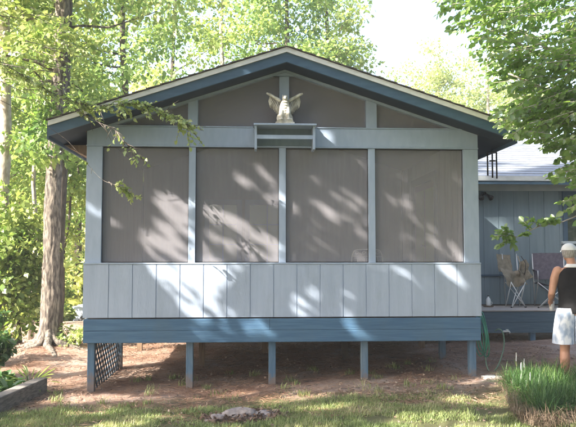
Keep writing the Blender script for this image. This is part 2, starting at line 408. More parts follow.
def trunk_mb(rng, base, top, r0, r1, clumps=(), nl=14, flare=1.5, nseg=9, lean=.15, sides=10, clear=False):
    mb = MB(); base = np.array(base, float); top = np.array(top, float)
    pts = []; rs = []
    wob = rng.normal(size=(nseg+1, 2))*lean*.4; wob[0] = 0
    for i in range(nseg+1):
        t = i/nseg; p = base*(1-t)+top*t; p[:2] += wob[i]*math.sin(t*math.pi); pts.append(p)
        rs.append((r0*(1-t)+r1*t)*(1+(flare-1)*math.exp(-t*nseg*2.2)))
    pts[0][2] -= .15
    mb.tube(pts, rs, sides, jit=.05)
    cl = list(clumps)
    if cl:
        idx = rng.permutation(len(cl))[:nl]
        for k in idx:
            c = np.array(cl[k][:3]); 
            t = np.clip((c[2]-base[2]-.25*np.linalg.norm(c[:2]-base[:2])*1.2)/(top[2]-base[2]), .15, .97)
            p0 = np.array([np.interp(t*nseg, range(nseg+1), [q[a] for q in pts]) for a in range(3)])
            m = (p0+c)/2+np.array([0, 0, -.1*np.linalg.norm(c-p0)])+rng.normal(size=3)*.1
            LP = [p0, (p0+m)/2+rng.normal(size=3)*.04, m, (m+c)/2+rng.normal(size=3)*.06, c]
            rr = max(.02, (r0*(1-t)+r1*t)*.42)
            if clear:
                q = np.array([LP[a]*(1-u)+LP[a+1]*u for a in range(4) for u in np.linspace(0, 1, 12)])
                q = np.concatenate([q+np.array(o)*.14 for o in ((0, 0, 0), (1, 0, 0), (-1, 0, 0), (0, 0, 1), (0, 0, -1))])
                if litmask(q)[0].any(): continue
            mb.tube(LP, [rr, rr*.8, rr*.6, rr*.42, rr*.2], 5)
    return mb

# --- where the sun gets through the crowns of the trees on the left (facade pixels of the photo -> gaps in the crowns)
LIT = [
 [(148,186),(163,180),(180,188),(194,200),(205,222),(205,265),(130,265),(133,225),(142,202)],
 [(150,262),(252,262),(246,277),(228,291),(207,320),(192,320),(176,297),(160,280)],
 [(216,156),(240,153),(265,166),(296,182),(348,210),(366,234),(342,238),(300,218),(262,198),(232,178)],
 [(318,180),(344,186),(374,208),(370,224),(345,214)],
 [(192,194),(225,208),(262,228),(306,264),(262,264),(225,248),(194,228)],
 [(192,230),(215,241),(252,263),(192,263)],
 [(258,172),(280,172),(296,182),(290,190),(270,184)],
 [(420,232),(445,238),(468,254),(472,264),(445,252)],
 [(436,262),(454,268),(476,293),(462,290),(445,277)],
 [(296,302),(315,288),(342,288),(358,300),(366,319),(296,319)],
 [(248,330),(270,320),(282,343),(258,343)],
 [(345,318),(362,318),(390,343),(355,343)],
 [(96,160),(104,168),(108,180),(97,174)],
 [(99,204),(111,207),(111,222),(99,218)],
 [(86,195),(93,192),(93,212),(86,214)],
]
LITG = [[(266,92),(284,103),(302,92),(296,114),(274,114)]]      # the statue's sun
def inpoly(x, y, poly):
    r = np.zeros(len(x), bool); n = len(poly)
    for i in range(n):
        x0, y0 = poly[i]; x1, y1 = poly[(i+1) % n]
        if y0 == y1: continue
        c = ((y0 > y) != (y1 > y)) & (x < (x1-x0)*(y-y0)/(y1-y0)+x0); r ^= c
    return r
def litmask(P):
    t = P[:, 1]/SUN[1]                           # P = F + t*SUN with F on the porch front
    Fp = P-t[:, None]*SUN
    x, y = proj(Fp)
    lit = np.zeros(len(P), bool)
    for q in LIT: lit |= inpoly(x, y, q)
    t2 = (P[:, 1]+.25)/SUN[1]; F2 = P-t2[:, None]*SUN; x2, y2 = proj(F2)
    for q in LITG: lit |= inpoly(x2, y2, q)
    return lit, x, y, Fp, t
def sunkeep(P, A=None, LL=None):
    """False for leaves that would shade the places the photo shows in sun; inside those places a few stay as leaf shadows"""
    lit, x, y, Fp, t = litmask(P)
    if A is not None:
        Au = unit(A)
        for f in (.5, 1.): lit |= litmask(P+Au*(LL*f)[:, None])[0]
    c, s = math.cos(math.radians(38)), math.sin(math.radians(38))
    a = (x*c+y*s)/26; b = (-x*s+y*c)/5.0
    streak = fbm(a, b, 31, 2)
    soft = (x > 290) & (y > 285)
    keep = ~lit | ((streak > .575) & (y < 262) & (y > 150)) | (lit & soft & (streak > .62)) | (lit & (y > 262) & (streak > .74))
    faint = (fbm(a/1.8, b/2.2, 57, 2) > .60) & (x > 188) & (x < 470) & (y > 150) & (y < 345)
    keep &= ~(faint & ~lit & (_h(np.arange(len(P)), np.arange(len(P))*3+1, 5) < .80))
    g = Fp[:, 2] < .1
    tg = (P[:, 2]-.1)/SUN[2]; G = P-tg[:, None]*SUN
    dap = fbm(G[:, 0]*1.1+G[:, 1]*.3, G[:, 1]*2.6, 77, 3)
    keep &= ~(g & (dap > .50) & (t > 0))
    # gap that lets sun onto the maple bough at the right
    t3 = (P[:, 1]+1.5)/SUN[1]; Q = P-t3[:, None]*SUN
    keep &= ~((Q[:, 0] > 1.6) & (Q[:, 0] < 5.5) & (Q[:, 2] > 3.05) & (Q[:, 2] < 6.) & (fbm(Q[:, 0]*2.2, Q[:, 2]*2.2, 91, 2) > .18))
    lf = (Fp[:, 0] < -2.75) & ~g
    dl = fbm(Fp[:, 0]*1.3+Fp[:, 2]*.6, Fp[:, 2]*2.2, 55, 3)
    keep &= ~(lf & (dl > .42))
    return keep

# shade trees standing left of the camera, outside the picture
def shade_tree(name, label, x, y, clumps, h, r0, per, bark=BARK, L=.15, Wd=.10, seed=1):
    rng = np.random.default_rng(seed); z0 = float(gz(x, y))
    t = thing(name, label, 'tree', (x, y, z0))
    P, A, Nn, LL, WW = scatter(rng, clumps, per, L, Wd, .8)
    sm = litmask(P)[0]; LL = np.where(sm, LL*.6, LL); WW = np.where(sm, WW*.6, WW)
    k = sunkeep(P, A, LL); fx, fy = proj(P); dz = (P-CP)@FW
    k &= ~((dz > 0) & (fx > -30) & (fx < 606) & (fy > -30))
    V, Fc = leaf_arrays(P[k], A[k], Nn[k], LL[k], WW[k])
    arr_obj('crown', V, Fc, LF_SHD, t, (x, y, z0))
    trunk_mb(rng, (x, y, z0), (x+.3, y, h), r0, r0*.3, clumps, 16, clear=True).build('trunk', bark, t, True, org=(x, y, z0))
def slab_clumps(rng, n, u0, u1, v0, v1, t0, t1, cr):
    """clumps filling the part of the crowns crossed by sunrays that reach (u = x, v = z) on the porch front"""
    out = []
    for i in range(n):
        u = rng.uniform(u0, u1); v = rng.uniform(v0, v1); t = rng.uniform(t0, t1)
        p = np.array([u, 0, v])+SUN*t; out.append((*p, cr*rng.uniform(.8, 1.3)))
    return out
rs_ = np.random.default_rng(3)
ca = slab_clumps(rs_, 120, -3.4, 3.0, .2, 4.7, 8.3, 11.5, .6)
shade_tree('shade_oak', 'broad dark oak left of the camera, shading the porch front', -8.2, -4.8, ca, 9.5, .24, 760, L=.10, Wd=.07, seed=5)
cb = slab_clumps(rs_, 80, 2.4, 9.5, -2.6, 5.2, 13.5, 18.5, .9)
shade_tree('shade_maple', 'tall maple behind and left of the camera, shading the border grass', -7.2, -10.8, cb, 10.5, .24, 460, seed=6)
cc = slab_clumps(rs_, 110, -3.5, 9.0, -6.5, .4, 15., 20., .95)
shade_tree('shade_hickory', 'tall hickory behind the camera, dappling the lawn', -9.5, -12.6, cc, 11., .28, 420, seed=8)
ce = slab_clumps(rs_, 70, -4.2, 1.6, 6.6, 10.2, 11., 16., .85)
shade_tree('shade_pine', 'unseen tall pine added left of the camera to shade the house wall', -12.6, -3.6, ce, 18., .3, 420, seed=10)  # added out of view to keep direct sun off the house wall
cd = slab_clumps(rs_, 26, -8.5, -3.2, -2.5, 4.2, 12., 16., .8)
shade_tree('shade_gum', 'slender gum tree far left of the porch, dappling the side yard', -16.5, -7.5, cd, 10., .22, 420, seed=9)

rng = np.random.default_rng(43); cl = []
for i in range(520): cl.append((rng.uniform(-16, 30), rng.uniform(-34, -17), rng.uniform(.5, 21), rng.uniform(1.2, 2.2)))
for i in range(200): cl.append((rng.uniform(12, 22), rng.uniform(-18, 2), rng.uniform(.5, 16), rng.uniform(1.2, 2.)))
P, A, Nn, LL, WW = scatter(rng, cl, 110, .42, .30, .8); V, Fc = leaf_arrays(P, A, Nn, LL, WW)
tag(arr_obj('skylight_block_woods', V, Fc, LF_SHD), 'unseen dark woodland added behind the camera to cut skylight on the porch', 'woodland', kind='stuff')  # unseen foliage added to dim the skylight reaching the porch front

# ------------------------------------------------------------ background woods
def far_tree(name, label, px, d, h, zc, r, nclump, per, lm, bark, r0=.16, L=.16, Wd=.11, cr=.9, group=None, seed=1, hollow=.3, base=None, nl=12, flat=.6):
    rng = np.random.default_rng(seed)
    x = CP[0]+(px-250)/F*d; y = CP[1]+d
    if base: x, y = base
    z0 = float(gz(x, y)); t = thing(name, label, 'tree', (x, y, z0), 0, group)
    cl = crown_clumps(rng, (x, y, z0+zc), r, nclump, cr*.9, hollow)
    P, A, Nn, LL, WW = scatter(rng, cl, int(per*.72), L, Wd, flat)
    V, Fc = leaf_arrays(P, A, Nn, LL, WW)
    arr_obj('crown', V, Fc, lm, t, (x, y, z0))
    trunk_mb(rng, (x, y, z0), (x+rng.uniform(-.4, .4), y, z0+h*.93), r0, r0*.25, cl, nl).build('trunk', bark, t, True, org=(x, y, z0))
    return t
WG = 'trees of the wood behind the porch'
specs = [
 # name, label, px, d, h, zc, r(xyz), nclump, per, mat, bark
 ('forest_tree', 'leafy yellow green tree at the far left edge, pale trunk showing', 8, 14.0, 13, 9.0, (2.0, 1.8, 3.9), 50, 210, LF_FOR, BARKP),
 ('forest_tree', 'bright green tree standing between the two big trunks at left', 34, 21.0, 14, 7.0, (2.6, 2.4, 6.0), 66, 220, LF_FOR, BARKP),
 ('forest_tree', 'yellow green tree just left of the porch roof corner', 78, 26.5, 13, 6.6, (2.3, 2.4, 5.8), 70, 220, LF_FOR, BARKD),
 ('forest_tree', 'darker green tree rising above the left eave', 118, 20.0, 13, 7.4, (2.3, 2.2, 4.6), 66, 220, LF_DRK, BARKD),
 ('forest_tree', 'pale yellow tree above the left roof slope', 165, 27.0, 15, 9.4, (3.1, 2.6, 5.6), 74, 220, LF_FOR, BARKD),
 ('forest_tree', 'tall lemon green tree left of the roof peak', 222, 25.0, 15, 9.0, (2.7, 2.6, 5.8), 74, 220, LF_FOR, BARKP),
 ('forest_tree', 'deep green tree directly above the roof peak', 292, 24.0, 15, 9.6, (2.3, 2.4, 5.2), 74, 230, LF_DRK, BARKD),
 ('forest_tree', 'green tree right of the roof peak, last before the open sky', 334, 25.5, 14.5, 8.9, (1.55, 2.2, 5.0), 56, 230, LF_FOR, BARKD),
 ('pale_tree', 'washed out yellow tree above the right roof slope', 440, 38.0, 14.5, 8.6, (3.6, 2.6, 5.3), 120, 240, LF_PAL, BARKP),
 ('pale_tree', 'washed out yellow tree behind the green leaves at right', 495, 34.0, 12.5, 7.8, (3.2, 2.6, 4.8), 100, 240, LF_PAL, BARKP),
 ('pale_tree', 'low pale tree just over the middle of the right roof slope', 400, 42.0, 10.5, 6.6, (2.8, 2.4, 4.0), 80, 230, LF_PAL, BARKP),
]
for k, (nm, lb, px, d, h, zc, r, nc, per, lm, bk) in enumerate(specs):
    far_tree(nm, lb, px, d, h, zc, r, nc, per, lm, bk, seed=100+k, group=WG)
# understorey saplings at the left
us = [('low leafy sapling hiding the foot of the far left trunk', 5, 13.6, 1.7, (.75, .6, 1.5)), ('low leafy sapling just left of the big trunk', 27, 13.9, 1.5, (.42, .5, 1.2)),
      ('leafy sapling in front of the wood at the left edge', 4, 15.5, 4.6, (1.2, 1.2, 2.0)),
      ('sapling with light leaves just left of the big trunk', 27, 18.0, 3.6, (1.3, 1.2, 2.4)),
      ('sapling with light leaves right of the big trunk', 64, 17.0, 3.6, (.95, 1.1, 2.3)),
      ('tall understorey tree in the gap left of the porch corner', 67, 19.0, 5.6, (1.4, 1.3, 2.4))]
for k, (lb, px, d, zc, r) in enumerate(us):
    far_tree('sapling', lb, px, d, zc+r[2], zc, r, 40, 150, LF_FOR, BARKD, .05, .12, .08, .5, 'saplings at the left', 200+k, hollow=.1)
# dark slim trunks inside the wood
for k, (lb, px, d, r0) in enumerate([('slim dark trunk in the wood, first right of the pale box', 19, 20., .07), ('slim dark trunk in the wood, second from the big pine', 27, 22., .08),
                                     ('slim dark trunk in the wood nearest the big pine', 33, 19.5, .06), ('slim pale trunk crossing the leaves left of the big pine', 37, 15.0, .055)]):
    x = CP[0]+(px-250)/F*d; y = CP[1]+d; z0 = float(gz(x, y)); rng = np.random.default_rng(300+k)
    t = thing('slim_tree', lb, 'tree', (x, y, z0), 0, 'slim trunks in the wood')
    trunk_mb(rng, (x, y, z0), (x+.35*(k == 3)+.1, y, 10), r0, r0*.5, lean=.35).build('trunk', BARKP if k == 3 else BARKD, t, True, org=(x, y, z0))
    cl = crown_clumps(rng, (x, y, 9.5), (1.2, 1.2, 1.6), 16, .5)
    P, A, Nn, LL, WW = scatter(rng, cl, 120, .14, .09); V, Fc = leaf_arrays(P, A, Nn, LL, WW)
    arr_obj('crown', V, Fc, LF_FOR, t, (x, y, z0))
# the far wood as one mass
rng = np.random.default_rng(41); cl = []
for i in range(620):
    x = rng.uniform(-26, 8); y = rng.uniform(24, 36); top = 11.0 if x < 3.2 else 3.5
    if x > 3.2 and rng.random() < .3: continue
    cl.append((x, y, rng.uniform(-1, top), rng.uniform(.9, 1.7)))
for i in range(150): cl.append((rng.uniform(-16, -4.5), rng.uniform(15, 22), rng.uniform(-1, 1.8), rng.uniform(.5, .9)))
P, A, Nn, LL, WW = scatter(rng, cl, 105, .30, .20, .8); V, Fc = leaf_arrays(P, A, Nn, LL, WW)
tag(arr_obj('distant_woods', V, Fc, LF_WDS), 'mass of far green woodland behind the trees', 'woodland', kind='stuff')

# big pine with roots at the left
def big_pine():
    rng = np.random.default_rng(17); x, y = -4.2, 4.0; z0 = float(gz(x, y)); org = (x, y, z0)
    t = thing('pine_tree', 'big rough barked pine left of the porch with spreading roots', 'tree', org)
    cl = crown_clumps(rng, (x, y, 9.2), (2.8, 2.6, 4.0), 70, .7) + [(x+rng.uniform(-1.2, .9), y+rng.uniform(-.9, .9), rng.uniform(3.6, 7), .4) for _ in range(22)] + [(x+rng.uniform(-.7, .7), y-rng.uniform(.2, .7), rng.uniform(3, 5.5), .28) for _ in range(7)]
    P, A, Nn, LL, WW = scatter(rng, cl, 150, .12, .075); k = sunkeep(P) | (P[:, 2] > 20)
    V, Fc = leaf_arrays(P, A, Nn, LL, WW)
    arr_obj('crown', V, Fc, LF_FOR, t, org)
    mb = trunk_mb(rng, org, (x+.28, y, 12), .10, .07, cl, 18, 1.0, 14, .06, 8)
    tp = [(x+.28*i/150+.015*math.sin(i*.11), y+.012*math.sin(i*.17), z0-.1+.08*i) for i in range(151)]
    mb.tube(tp, [(.155-.055*i/150)*(1+.35*math.exp(-i*.28)) for i in range(151)], 44, disp=.42)
    # root flare and surface roots
    for a in range(11):
        th = a*2*math.pi/11+rng.uniform(-.2, .2); ln = rng.uniform(.5, 1.5) if math.sin(th) < .3 else .5
        pts = []; rr = []
        for i in range(9):
            s = i/8; th += rng.uniform(-.18, .18)
            px = x+math.cos(th)*(.03+(ln+.1)*s); py = y+math.sin(th)*(.03+(ln+.1)*s)
            z = float(gz(px, py))+.40*math.exp(-s*9)+.008-.05*s
            pts.append((px, py, z)); rr.append((.070*(1-s)**.8+.014)*(.75+.25*min(1, s*5)))
        mb.tube(smoothpts(pts, 4), list(np.interp(np.linspace(0, 8, 33), range(9), rr)), 14, disp=.6)
    o = mb.build('trunk', BARK, t, True, org=org)
big_pine()
rng = np.random.default_rng(18); x, y = -4.28, 4.75; z0 = float(gz(x, y))
t = thing('dark_trunk_tree', 'darker thinner trunk rising just behind the big pine', 'tree', (x, y, z0))
cl = crown_clumps(rng, (x+.5, y, 10), (2.2, 2., 2.4), 34, .6)
P, A, Nn, LL, WW = scatter(rng, cl, 150, .13, .08); V, Fc = leaf_arrays(P, A, Nn, LL, WW)
arr_obj('crown', V, Fc, LF_FOR, t, (x, y, z0))
trunk_mb(rng, (x, y, z0), (x+.25, y, 11), .115, .08, cl, 8, 1.5, 9, .05).build('trunk', BARKD, t, True, org=(x, y, z0))

# shrubs behind the yard
def shrub(name, label, x, y, r, nc, per, lm, L, Wd, seed, group=None, cat='shrub', cr=.22):
    rng = np.random.default_rng(seed); z0 = float(gz(x, y)); t = thing(name, label, cat, (x, y, z0), 0, group)
    cl = crown_clumps(rng, (x, y, z0+r[2]*.85), r, nc, cr, .2)
    P, A, Nn, LL, WW = scatter(rng, cl, per, L, Wd, .8); V, Fc = leaf_arrays(P, A, Nn, LL, WW)
    arr_obj('foliage', V, Fc, lm, t, (x, y, z0))
    mb = MB()
    for c in cl[:10]: mb.tube([(x, y, z0-.03), ((x+c[0])/2, (y+c[1])/2, (z0+c[2])/2+.05), c[:3]], [.014, .010, .005], 5)
    mb.build('stem', BARKD, t, True, org=(x, y, z0))
def at_ground(px, d): return CP[0]+(px-250)/F*d, CP[1]+d
for k, (lb, px, d, r) in enumerate([('green bush at the far left edge of the wood', 0, 17.5, (.9, .7, .8)), ('bush under the sapling left of the big pine', 22, 19.5, (.9, .7, .9)),
        ('bush with yellowish leaves beside the parked car', 65, 18.0, (.24, .26, .18)), ('tall bush behind the parked car', 80, 27.0, (1.3, .9, 1.9)), ('bush right behind the big pine trunk', 44, 21.0, (1.0, .7, 1.1))]):
    x, y = at_ground(px, d); shrub('woodland_bush', lb, x, y, r, 26 if r[0] > .4 else 9, 130, LF_FOR, .11, .075, 400+k, 'bushes at the edge of the wood')
shrub('bark_shrub', 'low scrubby plant with dry stems at the foot of the big pine', -3.75, 4.0, (.36, .3, .24), 12, 50, LF_ELM, .08, .045, 420, cr=.12)

# ------------------------------------------------------------ screened porch
porch = thing('screened_porch', 'pale blue gabled porch with grey screens raised on blue posts', 'porch', (0, 0, 0))
SL = .33; FL = .975
def siding_xz(mb, x0, x1, z0, z1, yf, th, grooves, gw=.011, gd=.009):
    xs = [x0]; ys = [yf]
    for g in sorted(grooves):
        if x0+.03 < g < x1-.03: xs += [g-gw/2, g-gw/2+.001, g+gw/2-.001, g+gw/2]; ys += [yf, yf+gd, yf+gd, yf]
    xs.append(x1); ys.append(yf)
    poly = list(zip(xs, ys))+[(x1, yf+th), (x0, yf+th)]
    n = len(xs); vs = []; fs = []
    for z in (z0, z1):
        for x, y in zip(xs, ys): vs.append((x, y, z))
    for i in range(n-1): fs.append((i, i+1, n+i+1, n+i))
    o = len(vs)
    vs += [(x0, yf+th, z0), (x1, yf+th, z0), (x1, yf+th, z1), (x0, yf+th, z1)]
    fs += [(o+1, o, o+3, o+2), (0, n, o+3, o), (n-1, o+1, o+2, 2*n-1)]
    for i in range(n-1):      # caps as strips
        pass
    fs.append(tuple(list(range(n, 2*n))+[o+2, o+3])); fs.append(tuple(list(range(n-1, -1, -1))+[o, o+1]))
    mb.add(vs, fs)
mb = MB(); siding_xz(mb, -2.605, 2.61, .985, 1.672, -.032, .03, [-1.062+.3045*k for k in range(-6, 13)])
mb.build('front_siding', PALE, porch)
MB().box(-2.607, 2.612, -.040, .10, 1.674, 1.692).build('sill_board', TRIMP, porch, bevel=.003)
# skirt beam in two lengths, one groove between the boards
mb = MB(); mb.box(-2.592, -.2, -.045, -.004, .8190, .966).box(-2.592, 2.594, -.044, -.004, .664, .8175).box(-.1985, 2.594, -.045, -.004, .8190, .966)
mb.build('skirt_beam', SKIRT, porch, bevel=.004)
mb = MB()
mb.box(-2.592, -2.555, -.002, 4.15, .664, .966).box(2.557, 2.594, -.002, 4.15, .664, .966).box(-2.55, 2.55, 4.10, 4.14, .664, .966)
mb.box(-2.55, 2.55, .03, .07, .70, .93)
mb.build('side_skirt', SKIRT, porch)
mb = MB()
for k in range(30): mb.box(-2.55, 2.55, .005+k*.138, .005+k*.138+.134, .945, .972)
mb.build('floor_boards', DARKW, porch)
mb = MB()
for k in range(13): mb.box(-2.5+.405*k, -2.46+.405*k, .08, 4.09, .74, .94)
mb.build('floor_joists', DARKW, porch)
for px in (-2.505, -1.24, -.165, 1.055, 2.505):
    g = float(gz(px, .08)); MB().box(px-.046, px+.046, .035, .127, g-.2, .663).build('post', POSTP, porch, bevel=.006)
for (px, py, m) in ((2.5, 1.5, POSTP), (2.5, 2.75, BROWNW), (-2.5, 1.98, POSTP), (-2.5, 4.0, BROWNW), (1.36, 3.9, BROWNW), (-.2, 3.0, BROWNW), (-1.2, 1.8, BROWNW), (1.05, 1.9, DARKW)):
    g = float(gz(px, py)); MB().box(px-.045, px+.045, py-.045, py+.045, g-.2, .738).build('pier_post', m, porch)
# lattice on the left side
mb = MB(); y0, y1, z0, z1 = .14, 1.92, .02, .655
import itertools
for sgn, xo in ((1, -2.50), (-1, -2.488)):
    c = -1.
    while c < 3.2:
        # line z = z0 + sgn*(y - c)
        pts = []
        for y in (y0, y1):
            z = z0+sgn*(y-c) if sgn > 0 else z1-(y-c)
            pts.append((y, z))
        # clip in z
        def clip(p, q):
            (ya, za), (yb, zb) = p, q; ts = [0, 1]
            for lim in (z0, z1):
                t = (lim-za)/(zb-za)
                if 0 < t < 1: ts.append(t)
            ts.sort(); best = None
            for a, b in zip(ts[:-1], ts[1:]):
                zm = za+(zb-za)*(a+b)/2
                if z0 <= zm <= z1: best = (a, b)
            return best and [(ya+(yb-ya)*u, za+(zb-za)*u) for u in best]
        r = clip(*pts)
        if r and abs(r[0][0]-r[1][0]) > .03:
            mb.bar((xo, r[0][0], r[0][1]), (xo, r[1][0], r[1][1]), .036, .008, (1, 0, 0))
        c += .15
mb.build('lattice', NAVY, porch)
# frame of the front: corner posts, band, mullions, gable posts
def frame(name, *b, m=TRIMP, bevel=.003): return MB().box(*b).build(name, m, porch, bevel=bevel)
frame('corner_post', -2.597, -2.392, .0, .12, 1.693, 3.215)
frame('corner_post', 2.406, 2.606, .0, .12, 1.693, 3.215)
for mx in (-1.223, -.033, 1.161): frame('mullion', mx-.045, mx+.045, .004, .11, 1.693, 3.215)
frame('header_beam', -2.597, 2.606, .0, .12, 3.235, 3.478)
mb = MB(); mb.box(-2.60, 2.609, -.012, .10, 3.217, 3.233).box(-2.60, -.425, -.012, .10, 3.480, 3.494).box(.42, 2.609, -.012, .10, 3.480, 3.494)
mb.build('header_trim', TRIMP, porch)
def roofz(x, off=0): return 4.458-SL*abs(x)+off
def gpost(name, x0, x1, y=.004):
    zt0 = roofz(x0, -.225); zt1 = roofz(x1, -.225)
    MB().prism([(x0, 3.495), (x1, 3.495), (x1, zt1), (x0, zt0)] if x0*x1 > 0 else [(x0, 3.495), (x1, 3.495), (x1, zt1), (0, roofz(0, -.225)), (x0, zt0)], 'y', y, .11).build(name, TRIMP, porch, bevel=.003)
gpost('gable_post', -1.285, -1.155); gpost('gable_post', -.075, .055); gpost('gable_post', 1.09, 1.235)
MB().prism([(-.17, 4.175), (.15, 4.175), (.15, roofz(.15, -.23)), (0, roofz(0, -.23)), (-.17, roofz(.17, -.23))], 'y', -.014, .002).build('ridge_plate', TRIMP, porch, bevel=.003)
# gable trim following the soffit
mb = MB()
for s in (-1, 1):
    mb.prism([(0, roofz(0, -.19)), (s*2.5, roofz(2.5, -.19)), (s*2.5, roofz(2.5, -.224)), (0, roofz(0, -.224))], 'y', -.004, .1)
mb.build('gable_trim', TRIMP, porch)
# insect screens
def screen(x0, x1, z0, z1):
    MB().box(x0, x1, .058, .0595, z0, z1).build('screen_panel', SCREEN, porch)
for a, b in ((-2.392, -1.268), (-1.178, -.078), (.012, 1.116), (1.206, 2.406)): screen(a, b, 1.693, 3.216)
def gscreen(poly): MB().prism(poly, 'y', .058, .0595).build('gable_screen', SCREEN, porch)
e = -.224
gscreen([(-2.38, 3.495), (-1.285, 3.495), (-1.285, roofz(1.285, e))])
gscreen([(-1.155, 3.495), (-.075, 3.495), (-.075, roofz(.075, e)), (-1.155, roofz(1.155, e))])
gscreen([(.055, 3.495), (1.09, 3.495), (1.09, roofz(1.09, e)), (.055, roofz(.055, e))])
gscreen([(1.235, 3.495), (2.38, 3.495), (1.235, roofz(1.235, e))])
# thin dark spline along the screen edges
mb = MB()
for a, b in ((-2.392, -1.268), (-1.178, -.078), (.012, 1.116), (1.206, 2.406)):
    mb.box(a, a+.008, .045, .056, 1.693, 3.215).box(b-.008, b, .045, .056, 1.693, 3.215).box(a+.009, b-.009, .045, .056, 3.203, 3.215).box(a+.009, b-.009, .045, .056, 1.693, 1.703)
mb.build('screen_spline', METD, porch)
# shelf box over the header
sb = MB(); sb.box(-.418, .395, -.30, -.002, 3.463, 3.486); sh = sb.build('display_shelf', TRIMP, porch, bevel=.003)
for a in (-.405, .352): MB().box(a, a+.03, -.24, -.002, 3.16, 3.462).build('shelf_cheek', TRIMP, sh, bevel=.002)
mb = MB(); mb.box(-.374, .351, -.235, -.206, 3.295, 3.345); mb.build('shelf_rail', TRIMP, sh)
MB().box(-.374, .351, -.018, -.013, 3.24, 3.461).build('shelf_back', WALLM, sh)
# side walls, inside and out
for s in (-1, 1):
    mb = MB(); vs = [-.0]
    x = s*2.597
    # siding outside, plain liner inside with vertical grooves
    g = [k*.305 for k in range(1, 14)]
    def sidewall(ya, yb, za, zb):
        xi = x-s*.09
        ys = [ya]; xo = [xi]
        for q in g:
            if ya+.03 < q < yb-.03: ys += [q-.007, q-.006, q+.006, q+.007]; xo += [xi, xi+s*.01, xi+s*.01, xi]
        ys.append(yb); xo.append(xi); n = len(ys)
        V_ = [(a, b, za) for a, b in zip(xo, ys)]+[(a, b, zb) for a, b in zip(xo, ys)]
        Fs = [(i, i+1, n+i+1, n+i) for i in range(n-1)]
        mb.add(V_, Fs)
        mb.box(min(x, x-s*.075), max(x, x-s*.075), ya, yb, za, zb)
    if s < 0: sidewall(.122, 4.19, .976, 3.42)
    else:
        sidewall(.122, 1.70, .976, 3.42); sidewall(3.28, 4.19, .976, 3.42); sidewall(1.702, 3.278, 3.10, 3.42)
    mb.build('side_wall', INNER if s > 0 else INNER, porch)
# door in the right side wall
dr = MB(); dr.box(2.515, 2.60, 1.78, 3.20, .98, 3.02); door = dr.build('side_door', BEIGE, porch, bevel=.004)
mb = MB(); mb.box(2.470, 2.512, 1.66, 1.775, .98, 3.14).box(2.470, 2.512, 3.205, 3.32, .98, 3.14).box(2.470, 2.512, 1.778, 3.202, 3.025, 3.14); mb.build('door_frame', WALLM, door)
mb = MB(); mb.box(2.500, 2.513, 1.90, 2.42, 1.25, 2.9).box(2.500, 2.513, 2.56, 3.08, 1.25, 2.9); mb.build('door_pane', REFLG, door)
mb = MB(); mb.tube([(2.51, 2.50, 1.95), (2.46, 2.50, 1.95)], .012, 8).ell((2.45, 2.50, 1.95), (.02, .026, .026)); mb.build('door_handle', METG, door, True)
# roof
Y0 = -.43; HW = 2.977
def chev(y0, y1, top, bot, hw=HW, inner=0):
    mb = MB()
    for s in (-1, 1): mb.prism([(s*inner, roofz(inner, top)), (s*hw, roofz(hw, top)), (s*hw, roofz(hw, bot)), (s*inner, roofz(inner, bot))], 'y', y0, y1)
    return mb
# shingles in stepped courses with an uneven front edge
mb = MB()
nco = 17
for s in (-1, 1):
    for k in range(nco):
        a = HW*k/nco; b = HW*(k+1)/nco+.02
        mb.prism([(s*a, roofz(a, .000)), (s*b, roofz(b, .012)), (s*b, roofz(b, -.002)), (s*a, roofz(a, -.012))], 'y', Y0-.022-random.uniform(0, .006), 4.6)
mb.build('shingle_roof', SHING, porch)
chev(Y0-.008, Y0+.014, -.014, -.076).build('drip_edge', DRIP, porch)
chev(Y0+.016, Y0+.05, -.06, -.20).build('rake_fascia', FASC, porch)
chev(Y0+.052, -.02, -.172, -.19).build('rake_soffit', SOFF, porch)
chev(-.018, 4.6, -.014, -.188, 2.62).build('roof_structure', DARKW, porch)
for s in (-1, 1):
    mb = MB(); mb.prism([(s*2.622, roofz(2.622, -.014)), (s*HW, roofz(HW, -.014)), (s*HW, roofz(HW, -.19)), (s*2.622, roofz(2.622, -.19))], 'y', -.018, 3.78)
    mb.build('eave_soffit', SOFF, porch)
    MB().box(min(s*2.979, s*3.005), max(s*2.979, s*3.005), Y0+.055, 3.78, roofz(HW, -.235), roofz(HW, -.03)).build('eave_fascia', NAVY, porch)
    # level soffit return under the eave
mb = MB(); mb.prism([(-2.977, roofz(HW, -.20)), (-2.61, roofz(HW, -.20)), (-2.61, roofz(HW, -.38))], 'y', .3, 3.7); mb.build('eave_bracket', BROWNW, porch)

